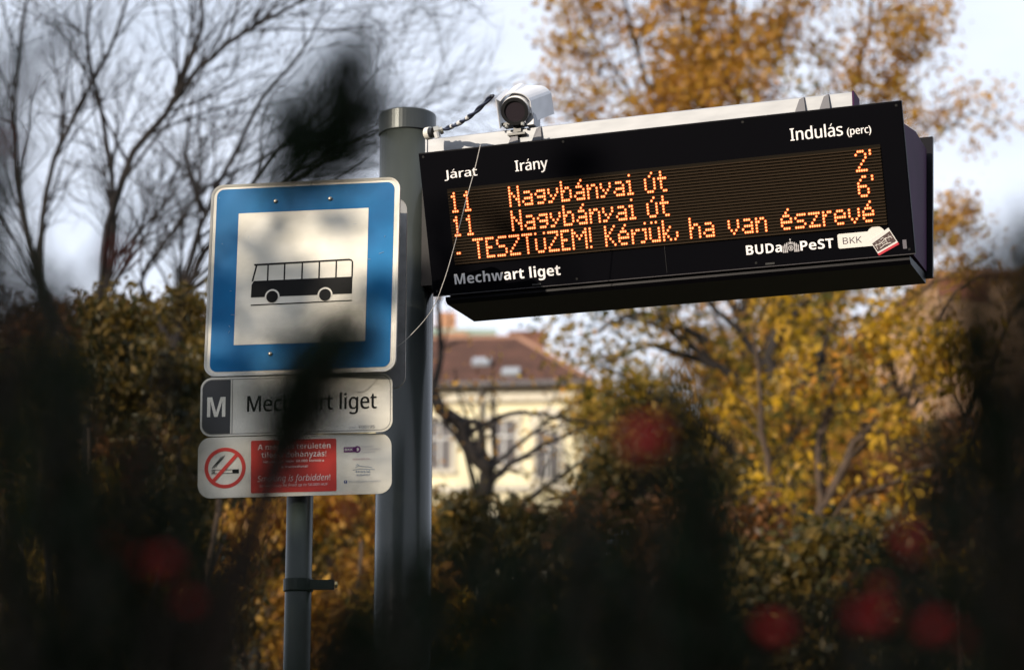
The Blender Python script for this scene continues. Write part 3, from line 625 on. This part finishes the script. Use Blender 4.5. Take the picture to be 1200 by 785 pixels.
# clamp bar at the foot of the signs
MB().tube([(0, 0, zc-.018), (0, 0, zc+.018)], .046, 28).box((.045, -.012, zc), (.13, .03, .028)).build('clamp', M_['post'], t)
MB().tube([(.112, -.012, zc), (.120, -.012, zc)], .010, 10).build('clamp_bolt', mat('brass_bolt', (.55, .42, .2), .35, .8), t)
for z_ in (3.21, 3.64, 2.99, 2.86): MB().box((0, -.045, z_), (.10, .02, .03)).build('clip', M_['back'], t)
stk = MB(); ring(stk, 0, 0, .0415, .0425, 0, .001, 4)
stv = []; 
for i in range(7):
    a = R(185+12*i); stv += [(.0416*math.cos(a), .0416*math.sin(a), 2.08), (.0416*math.cos(a), .0416*math.sin(a), 2.165)]
MB().add(stv, [(2*i, 2*i+2, 2*i+3, 2*i+1) for i in range(6)]).build('sticker', M_['sblue'], t)
def rivets(par, pts, y):
    for x, z in pts:
        m = MB(); m.tube([(x, y, z), (x, y-.004, z), (x, y-.0055, z)], np.array([.0072, .0062, .003]), 14); m.build('rivet', M_['rivet'], par, smooth=True)
# bus stop sign
def bus_sign(M, label, front_side=True):
    t = thing('bus_stop_sign', label, 'sign', M=M)
    pl = MB(); pl.prism(rrect(.614, .617, .038), 0, .003); pl.build('plate', M_['back'], t)
    rm = MB(); o1 = rrect(.614, .617, .038); i1 = rrect(.600, .603, .033); n = len(o1)
    v = [(x, -.006, z) for x, z in o1]+[(x, -.004, z) for x, z in i1]+[(x, .006, z) for x, z in o1]
    rm.add(v, [(i, (i+1)%n, (i+1)%n+n, i+n) for i in range(n)]+[(i, i+2*n, (i+1)%n+2*n, (i+1)%n) for i in range(n)]); rm.build('rim', M_['rim'], t)
    MB().prism(rrect(.602, .605, .033), -.0022, 0).build('border', M_['white'], t)
    MB().prism(rrect(.578, .588, .024), -.0030, -.0022).build('blue_field', M_['blue'], t)
    MB().prism([(-.2145, .213), (.2075, .213), (.2085, -.2105), (-.2135, -.2105)], -.0038, -.0030).build('white_field', M_['white'], t)
    # pictogram: body, pillars and roof, wheels, road line
    b = MB(); y0, y1 = -.0046, -.0038
    b.prism([(-.1560, -.008), (.162, -.0055), (.162, -.0595), (-.1636, -.0605), (-.1630, -.020)], y0, y1)
    b.prism([(-.1586, .0467), (.150, .0520), (.158, .049), (.163, .042), (.163, .036), (.1600, .0430), (.1500, .0465), (-.155, .0410)], y0, y1)
    b.prism([(.1585, .044), (.163, .040), (.163, -.006), (.1585, -.006)], y0-.0001, y1)
    b.prism([(-.1515, .042), (-.1465, .042), (-.1585, -.008), (-.1636, -.010)], y0-.0001, y1)
    for x in (-.1115, -.0575, -.0005, .0545, .1090): b.prism([(x-.0022, .047), (x+.0022, .047), (x+.0022, -.0075), (x-.0022, -.0075)], y0-.0001, y1)
    b.build('bus_body', M_['black'], t)
    for wx in (-.0945, .0760):
        MB().prism([(wx+.024*math.cos(a), -.0605+.024*math.sin(a)) for a in np.linspace(math.pi, 0, 20)]+[(wx+.024, -.064), (wx-.024, -.064)], -.0050, -.0038).build('wheel_arch', M_['white'], t)
        MB().prism(circle(wx, -.0605, .0188, 28), -.0056, -.0050).build('wheel', M_['black'], t)
    MB().prism([(-.1630, -.0835), (.1630, -.0795), (.1630, -.0830), (-.1630, -.0870)], y0, y1).build('road_line', M_['black'], t)
    rivets(t, [(-.095, .248), (.0825, .248), (-.0943, -.242), (.0827, -.2416)], -.003)
    sc_ = MB(); g = np.random.default_rng(3)
    for i in range(26):
        x, z = g.uniform(-.28, .28), g.uniform(-.28, .28); a = g.uniform(0, 6.28); l = g.uniform(.004, .02)
        if abs(z-.0) < .1 and abs(x) < .2: continue
        sc_.tube([(x, -.0039, z), (x+l*math.cos(a), -.0039, z+l*math.sin(a)*.4)], .0005, 4)
    sc_.build('scratches', mat('scuff', (.35, .42, .5), .6), t, kind='stuff')
    return t
bus_sign(plane_M((-.6513, 7.28, 3.4242), .2035, -.0142), 'square blue and white bus stop sign with black bus, facing the viewer')
# twin sign back to back, facing away
Mb = plane_M((-.640, 7.42, 3.405), .2035+math.pi-.14, 0)
bus_sign(Mb, 'second square bus stop sign facing away behind the first, only its edge showing')
# name plate
t = thing('stop_name_plate', 'white stop name plate with black M box reading Mechwart liget', 'sign', M=plane_M((-.6636, 7.29, 3.0217), .0867, .0108))
MB().prism(rrect(.597, .184, .035), 0, .003).build('plate', M_['back'], t)
MB().prism(rrect(.597, .184, .035), -.0022, 0).build('face', M_['white'], t)
m_ = MB(); o1 = rrect(.586, .173, .031); i1 = rrect(.5825, .1695, .0295); n = len(o1)
m_.add([(x, -.0027, z) for x, z in o1]+[(x, -.0027, z) for x, z in i1], [(i, (i+1)%n, (i+1)%n+n, i+n) for i in range(n)]); m_.build('outline', mat('outline_grey', (.12, .11, .10), .5), t)
P = [(x, z) for x, z in rrect(.582, .168, .029) if x < -.24]; P = [(-.2045, -.084)]+[p for p in sorted(P, key=lambda p: p[1])]+[(-.2045, .084)]
MB().prism(P, -.0032, -.0022).build('black_panel', M_['mblack'], t)
MB().box((-.1985, -.0026, 0), (.0018, .001, .170)).build('divider', mat('outline_grey2', (.12, .11, .10), .5), t)
text('M', M_['white'], t, -.2768, -.2197, -.0315, .062, -.0040, st='bold')
text('Mechwart liget', M_['black'], t, -.1523, .2502, -.0180, .0490, -.0030, fat=.016)
text('dmc', M_['pgrey'], t, .166, .186, -.080, .008, -.0030, st='italic'); text('F00195', mat('print_mid', (.15, .14, .14), .6), t, .196, .244, -.080, .0095, -.0030)
# no smoking plate
t = thing('no_smoking_plate', 'white no smoking plate with red circle and red text panel, lowest on the post', 'sign', M=plane_M((-.6643, 7.29, 2.8325), .0346, .0206))
MB().prism(rrect(.594, .188, .040), 0, .003).build('plate', M_['back'], t)
MB().prism(rrect(.594, .188, .040), -.0025, 0).build('face', M_['white'], t)
cxx, czz = -.2133, -.0020
m_ = MB(); ring(m_, cxx, czz, .0520, .0632, -.0035, -.0025, 48); m_.build('red_ring', M_['red'], t)
c45, s45 = math.cos(R(48)), math.sin(R(48))
MB().prism([(cxx-.054*c45-.0055*s45, czz-.054*s45+.0055*c45), (cxx+.054*c45-.0055*s45, czz+.054*s45+.0055*c45), (cxx+.054*c45+.0055*s45, czz+.054*s45-.0055*c45), (cxx-.054*c45+.0055*s45, czz-.054*s45-.0055*c45)], -.0042, -.0031).build('red_bar', M_['red'], t)
ci = MB(); x0, x1, z0, z1 = -.2551, -.1710, -.0195, -.0070
for p in ([(x0, z1), (x1, z1), (x1, z1-.0016), (x0, z1-.0016)], [(x0, z0+.0016), (x1, z0+.0016), (x1, z0), (x0, z0)], [(x1-.020, z1-.001), (x1, z1-.001), (x1, z0+.001), (x1-.020, z0+.001)]): ci.prism(p, -.0036, -.0025)
for i in range(3): ci.box((x0+.002+.004*i, -.0031, (z0+z1)/2), (.0016, .001, .010))
ci.build('cigarette', M_['black'], t)
smk = MB()
for i in range(3):
    smk.tube([(x0+.003+.0055*i+.014*(.5-.5*math.cos(q*math.pi))+.012*q, -.0028, -.003+.036*q+.002*i) for q in np.linspace(0, 1, 9)], .0011, 5)
smk.build('smoke_lines', M_['black'], t)
MB().prism(rrect(.2625, .1625, .005, -.003, -.0010), -.0033, -.0025).build('red_panel', M_['red'], t)
wr = mat('print_offwhite', (.74, .66, .60), .5); yy = -.0040
text('A megálló területén', wr, t, -.1134, .1105, .0510, .0165, yy, st='bold')
text('tilos a dohányzás!', wr, t, -.1023, .0975, .0262, .0170, yy, st='bold')
text('Ha rágyújt, akár 50.000 forintra', wr, t, -.0962, .0902, .0098, .0078, yy, st='bold')
text('is büntethető!', wr, t, -.0411, .0413, -.0072, .0075, yy, st='bold')
text('Smoking is forbidden!', wr, t, -.1143, .1095, -.0478, .0185, yy, st='italic')
text('Smokers may be fined up to 50.000 HUF', wr, t, -.1082, .1021, -.0640, .0078, yy, st='italic')
lg = MB(); lg.prism(rrect(.040, .016, .001, .171, .0445), -.0035, -.0025); ring(lg, .1925, .0448, .0055, .0105, -.0035, -.0025, 24); lg.build('operator_logo', M_['purple'], t)
text('BKK', M_['white'], t, .1545, .1785, .0410, .0075, yy, st='bold')
for i, s_ in enumerate(('Budapesti', 'Közlekedési', 'Központ')): text(s_, mat('print_faint', (.5, .46, .46), .6), t, .206, (.24, .262, .247)[i], .0505-.0088*i, .0062, yy)
text('www.bkk.hu', mat('print_pink', (.42, .2, .24), .6), t, .1787, .2305, .0120, .0060, yy)
sk = MB()
for P in ([(.186,-.012),(.196,-.006),(.210,-.009),(.224,-.010),(.238,-.013)], [(.178,-.019),(.200,-.016),(.245,-.019)], [(.188,-.006),(.192,-.001),(.200,-.008)], [(.190,-.021),(.190,-.027)], [(.196,-.021),(.196,-.027)], [(.203,-.021),(.206,-.028),(.210,-.021)], [(.214,-.021),(.214,-.028)], [(.220,-.020),(.225,-.028),(.230,-.020)], [(.186,-.024),(.232,-.026)]):
    sk.tube([(x, -.0027, z) for x, z in P], .0009, 4)
sk.build('bridge_logo', mat('logo_slate', (.16, .22, .30), .6), t)
text('BUDAPEST', M_['pblue'], t, .190, .232, -.0375, .0055, yy)
MB().box((.1560, -.0030, -.0545), (.0095, .001, .0095)).build('social_icon', mat('icon_blue', (.04, .06, .22), .5), t)
text('f', M_['white'], t, .1540, .1582, -.0575, .0065, yy, st='bold')
text('BKK  /  bkkbudapest  www.bkk.hu', mat('print_faint2', (.42, .42, .46), .6), t, .1665, .2635, -.0570, .0060, yy)
# ------------------------------------------------------------------ loose threads
def thread(label, P, r=.0011):
    P = np.array(P); b = P[0].copy(); Q = [P[0]]
    for i in range(len(P)-1):
        p0, p1, p2, p3 = P[max(0, i-1)], P[i], P[i+1], P[min(len(P)-1, i+2)]
        for a in np.linspace(0, 1, 7)[1:]: Q.append(.5*((2*p1)+(-p0+p2)*a+(2*p0-5*p1+4*p2-p3)*a*a+(-p0+3*p1-3*p2+p3)*a**3))
    o = MB().tube(np.array(Q)-b, r, 5).build('thread', M_['thread'], smooth=True, label=label, category='thread'); o.location = b
thread('long pale thread drooping across the left end of the display board', [at(u, v, 7.45) for u, v in ((563, 170), (556, 200), (546, 236), (532, 290), (520, 330), (505, 365), (478, 396), (462, 408))], .0013)
MP = plane_M((-.6636, 7.29, 3.0217), .0867, .0108); on = lambda x, z: np.array(MP @ Vector((x, -.006, z)))
thread('fine brown curling thread caught on the stop name plate', [on(.13, .088), (on(.135, .065)), on(.17, .042), on(.205, .035), on(.235, .058), on(.262, .092)], .0009)
thread('short faint thread lying down the middle of the name plate', [on(.10, .040), on(.082, .0), on(.06, -.05), on(.045, -.088)], .0008)
# ------------------------------------------------------------------ yew bush in front of the viewer
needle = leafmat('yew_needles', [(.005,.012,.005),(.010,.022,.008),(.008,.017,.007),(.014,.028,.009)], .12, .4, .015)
ystem = mat('yew_stem', (.035, .022, .014), .8)
yg = np.random.default_rng(21)
NP, NA, NB = [], [], []; stems = MB()
def shoot(P, dens=1., sl=.055, nl=.020, foli=9):
    P = np.array(P, float); Q = []
    for i in range(len(P)-1):
        for a in np.linspace(0, 1, 9)[:-1]: Q.append(P[i]*(1-a)+P[i+1]*a)
    Q.append(P[-1]); Q = np.array(Q)
    for _ in range(3): Q[1:-1] = (Q[:-2]+2*Q[1:-1]+Q[2:])/4
    stems.tube(Q, np.linspace(.0035, .0012, len(Q)), 5)
    seg = np.linalg.norm(np.diff(Q, axis=0), axis=1); L_ = np.concatenate([[0], np.cumsum(seg)]); T = L_[-1]
    def pt(l): return np.array([np.interp(l, L_, Q[:, i]) for i in range(3)])
    side = 1; l = T
    e0 = yg.normal(0, 1, 3)
    while l > max(0, T-foli):
        p = pt(l); d = pt(min(T, l+.01))-pt(max(0, l-.01)); d /= np.linalg.norm(d)+1e-9
        e = e0+yg.normal(0, .35, 3); e -= d*(e@d); e /= np.linalg.norm(e); side = -side
        a = R(yg.uniform(35, 60)); dd = d*math.cos(a)+e*side*math.sin(a)
        ln = sl*min(1, .35+(T-l)/.08)*yg.uniform(.6, 1.2); n = int(ln/.0045)
        for i in range(n):
            dd = dd+np.array([0, 0, .01]); dd /= np.linalg.norm(dd); q = p+dd*(i+1)*.0045
            b = np.cross(dd, e); b /= np.linalg.norm(b)+1e-9
            for s_ in (-1, 1):
                NP.append(q); NA.append((dd*.5+np.cross(dd, b)*s_*.85+yg.normal(0, .2, 3))*nl*yg.uniform(.8, 1.1)); NB.append(b)
        stems.tube([p, p+dd*ln*.5, p+dd*ln], np.array([.0013, .001, .0007]), 3, False)
        l -= .016/dens
prof_u = [-60, 0, 60, 110, 200, 240, 300, 400, 480, 560, 650, 720, 800, 850, 900, 1000, 1060, 1110, 1150, 1200, 1260]
prof_v = [120, 160, 330, 440, 540, 640, 660, 700, 650, 610, 580, 560, 500, 560, 660, 680, 600, 470, 370, 300, 280]
def cane(u, v, d, lean=0, **k):
    """a shoot rising out of the bush below the view and ending at the given spot"""
    tip = at(u, v, d); m = at(u+lean*.45, v+(1000-v)*.5, d+yg.normal(0, .03)); lo = at(u+lean, 1050, d+yg.normal(0, .05))
    shoot([lo, m, tip], **k)
for i in range(135):
    u = yg.uniform(-60, 1260); vt = np.interp(u, prof_u, prof_v); v = vt+abs(yg.normal(0, 1))*120; d = yg.uniform(1.25, 2.3)
    cane(u, min(v, 820), d, yg.normal(0, 60))
# outstanding shoots
for (u, v, d, du, fo) in ((412, 366, 1.5, 0, .095), (404, 385, 1.45, 6, .10), (392, 392, 1.5, -8, .10), (398, 415, 1.48, 10, .075), (372, 425, 1.5, -6, .075), (358, 450, 1.47, 4, .055), (345, 475, 1.5, -4, .045), (415, 372, 1.3, 14, .09), (380, 395, 1.3, -18, .08), (405, 405, 1.28, 20, .07), (350, 455, 1.3, -12, .05), (340, 480, 1.3, 6, .04), (395, 430, 1.3, 12, .05), (388, 400, 1.52, -12, .10), (376, 418, 1.46, 8, .08), (352, 462, 1.5, 12, .06)):
    shoot([at(200, 1050, d), at(262+du, 720, d), at(318+du, 560, d), at(348+du, max(v+25, 478), d)]+([at(378+du, 428, d)] if v < 400 else [])+[at(u, v, d)], foli=fo, dens=1.35, sl=.05)
for (u, v, d, ln) in ((1185, 290, 1.3, 30), (1150, 340, 1.35, 20), (1200, 330, 1.2, 10), (30, 330, 1.3, -20), (10, 380, 1.2, 0), (70, 360, 1.4, 10),
                      (215, 480, 1.5, 0), (830, 410, 1.5, -20), (800, 450, 1.4, 0), (570, 600, 1.2, 0), (560, 660, 1.2, 20), (740, 500, 1.4, 0)):
    cane(u, v, d, ln)
shoot([at(-60, 560, 1.35), at(60, 330, 1.35), at(200, 250, 1.36), at(320, 190, 1.38), at(385, 140, 1.4), at(408, 62, 1.4)][0:1]+[at(60, 360, 1.35), at(180, 230, 1.36)], dens=.5)
shoot([at(180, 640, 1.5), at(230, 350, 1.5), at(320, 210, 1.46), at(385, 140, 1.42), at(407, 62, 1.4)][2:], dens=1.1)
shoot([at(320, 210, 1.46), at(385, 170, 1.42), at(432, 120, 1.4)], dens=1.4)
shoot([at(340, 200, 1.46), at(390, 150, 1.42), at(415, 90, 1.4)], dens=1.5)
shoot([at(350, 190, 1.44), at(400, 165, 1.4), at(425, 130, 1.38)], dens=1.5, sl=.04)
shoot([at(330, 190, 1.46), at(375, 150, 1.42), at(400, 80, 1.4)], dens=1.4)
for q in ((395, 175, 412, 105), (380, 180, 425, 130), (372, 165, 405, 75), (390, 160, 398, 95), (400, 170, 435, 150)):
    shoot([at(335, 200, 1.36), at(q[0], q[1], 1.34), at(q[2], q[3], 1.32)], dens=1.4, sl=.045)
for u, v in ((1175, 275), (1195, 300), (1160, 320), (1210, 270), (1145, 350)): cane(u, v, 1.3, yg.normal(15, 10), dens=1.3, foli=.12)
shoot([at(-80, 200, 1.3), at(20, 120, 1.3), at(110, 20, 1.32)], dens=.7)
shoot([at(-80, 340, 1.25), at(-10, 200, 1.3), at(20, 80, 1.32)], dens=.9)
# the stem carrying the outlying shoot back down into the bush, left of the signs
stems.tube([at(320, 210, 1.46), at(215, 330, 1.5), at(170, 560, 1.5), at(160, 1050, 1.5)], np.array([.002, .003, .004, .005]), 5)
BERRIES = ((757, 512, 1.2, 8, 9), (132, 300, 1.4, 3, 9), (8, 168, 1.4, 2, 9), (182, 660, 1.35, 4, 9), (152, 528, 1.5, 2, 10), (212, 708, 1.4, 2, 10), (140, 645, 1.6, 2, 8), (1072, 628, 1.35, 3, 12),
                      (1100, 742, 1.35, 4, 14), (1005, 738, 1.3, 3, 12), (905, 738, 1.35, 3, 14), (405, 600, 1.6, 1, 5), (165, 560, 1.7, 1, 5), (1040, 690, 1.7, 1, 5), (1150, 470, 1.7, 1, 5))
for (u, v, d, k_, sp) in BERRIES: cane(u+4, v-6, d, (-30, 25)[u > 500], foli=.022)
yb = np.array([.0, 1.5, 0.])
yt = thing('yew_bush', 'dark green out of focus yew bush with red berries close to the viewer', 'bush', tuple(yb))
NP = np.array(NP); NA = np.array(NA); NB = np.array(NB)*.0016; n = len(NP)
v = np.stack([NP-NB*.6, NP+NA*.5-NB, NP+NA, NP+NA*.5+NB], 1).reshape(-1, 3)-yb
me = bpy.data.meshes.new('needles'); me.vertices.add(4*n); me.vertices.foreach_set('co', v.ravel()); me.loops.add(4*n); me.loops.foreach_set('vertex_index', np.arange(4*n)); me.polygons.add(n)
me.polygons.foreach_set('loop_start', np.arange(0, 4*n, 4)); me.polygons.foreach_set('loop_total', np.full(n, 4)); me.update(calc_edges=True)
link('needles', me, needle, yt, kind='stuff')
stems.tube([(0.0, 1.5, -.2), (.02, 1.5, .5), (.0, 1.48, 1.1)], np.array([.04, .03, .02]), 8)
for i in range(26):
    x = yg.uniform(-.75, .75); stems.tube([(.0, 1.5, yg.uniform(.2, .9)), (x*.5, 1.45, 1.05), (x, yg.uniform(1.2, 1.6), 1.45)], np.array([.012, .008, .004]), 5)
stems.v = [q-yb for q in stems.v]; stems.build('branch', ystem, yt, smooth=True)
berry_m = mat('berry_red', (.68, .008, .014), .45, spec=.2)
def uvs(r, nu=10, nv=7):
    v = [(0, 0, r)]+[(r*math.sin(math.pi*j/nv)*math.cos(2*math.pi*i/nu), r*math.sin(math.pi*j/nv)*math.sin(2*math.pi*i/nu), r*math.cos(math.pi*j/nv)) for j in range(1, nv) for i in range(nu)]+[(0, 0, -r)]
    f = [(0, 1+i, 1+(i+1)%nu) for i in range(nu)]+[(1+j*nu+i, 1+(j+1)*nu+i, 1+(j+1)*nu+(i+1)%nu, 1+j*nu+(i+1)%nu) for j in range(nv-2) for i in range(nu)]+[(len(v)-1, 1+(nv-2)*nu+(i+1)%nu, 1+(nv-2)*nu+i) for i in range(nu)]
    return v, f
bm_ = bpy.data.meshes.new('berry'); bv, bf = uvs(.0052); bm_.from_pydata(bv, [], bf); bm_.shade_smooth(); bm_.materials.append(berry_m)
for (u, v, d, k_, sp) in BERRIES:
    for i in range(k_):
        o = bpy.data.objects.new('berry', bm_); C.objects.link(o); o.parent = yt
        o.location = Vector(at(u+yg.normal(0, sp), v+yg.normal(0, sp*.7), d+yg.normal(0, .02))-yb)
# ------------------------------------------------------------------ unseen trees: one dapples the signs, the rest added to shade and dim reflections
def big_tree(label, x, y, H, r_, n, size, rs, lm, z0=.25, name='unseen_tree', m=70, sp=.17):
    T = Tree(rs); o = O(lpn=2, lsp=.2, cnt=[1,.9,1.2,1.6], len=[3,r_*.8,r_*.5,r_*.3,.3], leaf_from=2, up=[.02,.0,.02,.0,0])
    base = np.array([x, y, -.2]); T.grow(base, (0, 0, 1), H*.85, .16, 0, o); g = T.r
    t = thing(name, label, 'tree', tuple(base))
    T.mb.v = [q-base for q in T.mb.v]; T.mb.build('trunk', bark_dark, t, smooth=True)
    c = g.normal(0, 1, (m, 3)); c /= np.linalg.norm(c, axis=1)[:, None]; c *= (g.random(m)**.45)[:, None]
    c = c*np.array([r_*.85, r_*.85, H*(1-z0)*.5*.88])+np.array([0, 0, H*(z0+(1-z0)*.5)])
    LP = c[g.integers(0, m, n)]+g.normal(0, sp*r_, (n, 3)); LP = LP[LP[:, 2] > .3]
    link('crown', leaves(LP, size, g, n), lm, t)
sx, sy = -.69, -.72
big_tree('unseen dense evergreen added straight behind the viewer to block sky light', 1.5, -9, 8.5, 3.8, 16000, .26, 61, lm_olive)  # dark crowns added out of view to block sky light and darken pole reflections
big_tree('unseen dense evergreen added at the back right to block sky light', 8.5, -6, 9, 4.0, 16000, .26, 62, lm_olive)
big_tree('broad dark tree added out of view to the right of the sign to dim reflections', 11.5, 4, 8.5, 3.6, 12000, .26, 63, lm_olive)
big_tree('broad dark tree added out of view to the left of the sign to dim reflections', -13.5, 5, 8.5, 3.6, 12000, .26, 64, lm_olive)
big_tree('unseen low evergreen added behind the viewer to the left to shade the yew bush', -3.1, -2.0, 4.0, 1.8, 15000, .13, 65, lm_olive, .02)  # low crowns added out of view to keep sun off the bush
big_tree('unseen low evergreen added left of the viewer to shade the yew bush', -5.0, -.6, 4.4, 1.7, 12000, .13, 66, lm_olive, .02)
big_tree('dark evergreen added out of view to the left to shade the foot of the poles', -8.0, .1, 6.6, 1.9, 16000, .15, 68, lm_olive, .02)  # added and sized to put the lower poles in shade
big_tree('broad dark tree added far out of view to the right rear to dim reflections', 15, -4, 10, 4.2, 12000, .28, 69, lm_olive)  # further crowns added to dim what the poles reflect
big_tree('unseen broad dark tree added farther back behind the viewer to dim reflections', -3, -16, 12, 4.5, 14000, .30, 70, lm_olive)
big_tree('tall thin tree behind the viewer dappling the signs', -.65+sx*12, 7.3+sy*12, 7.9, 2.4, 2000, .15, 67, lm_ygreen, .45, m=22, sp=.12)

back = [(-30, 385, 62, 3.2, 'brown'), (60, 372, 66, 3.0, 'rust'), (150, 380, 60, 2.8, 'olive'), (235, 395, 64, 2.8, 'brown'), (330, 420, 58, 2.6, 'rust'), (420, 470, 56, 2.4, 'olive'),
        (742, 405, 72, 2.6, 'gold'), (815, 395, 66, 2.8, 'olive'), (880, 430, 70, 3.0, 'brown'), (950, 420, 62, 2.6, 'rust'), (1030, 450, 66, 2.8, 'olive'), (1110, 470, 60, 2.8, 'brown'), (1200, 450, 62, 3.0, 'rust')]
where = ['at the far left edge of the photo', 'behind the far left bare trunks', 'behind the big bare tree', 'just left of the bus stop sign', 'behind the no smoking plate', 'between the two poles',
         'just right of the yellow house', 'behind the yellow green tree', 'below the display board logo', 'behind the yellow maple', 'below the left corner of the tan house', 'in front of the tan house', 'at the far right edge of the photo']
for i, ((u, v, d, r_, kd), wh) in enumerate(zip(back, where)):
    p = at(u, v, d); gz = ground_z(p[0], p[1]); lm = dict(gold=lm_ygreen, brown=lm_brown, rust=lm_orange, olive=lm_olive)[kd]
    T = Tree(80+i); H = p[2]-gz; base = np.array([p[0], p[1], gz-.3]); g = T.r
    T.grow(base, (0, 0, 1), H*.85, .16, 0, O(lpn=1, cnt=[1,.7,1.2], len=[3,r_*.8,r_*.4,.3], leaf_from=9, up=[.02,.02,.03,0,0]))
    t = thing('hillside_tree', 'dense %s hillside tree far off %s' % (kd, wh), 'tree', tuple(base), 0, 'trees closing the hillside')
    T.mb.v = [q-base for q in T.mb.v]; T.mb.build('trunk', bark_dark, t, smooth=True)
    m = 60; c = g.normal(0, 1, (m, 3)); c /= np.linalg.norm(c, axis=1)[:, None]; c *= (g.random(m)**.45)[:, None]
    c = c*np.array([r_*.85, r_*.7, H*.45])+np.array([0, 0, H*.52]); LP = c[g.integers(0, m, 16000)]+g.normal(0, .14*r_, (16000, 3))
    link('crown', leaves(LP, .15, g), lm, t)
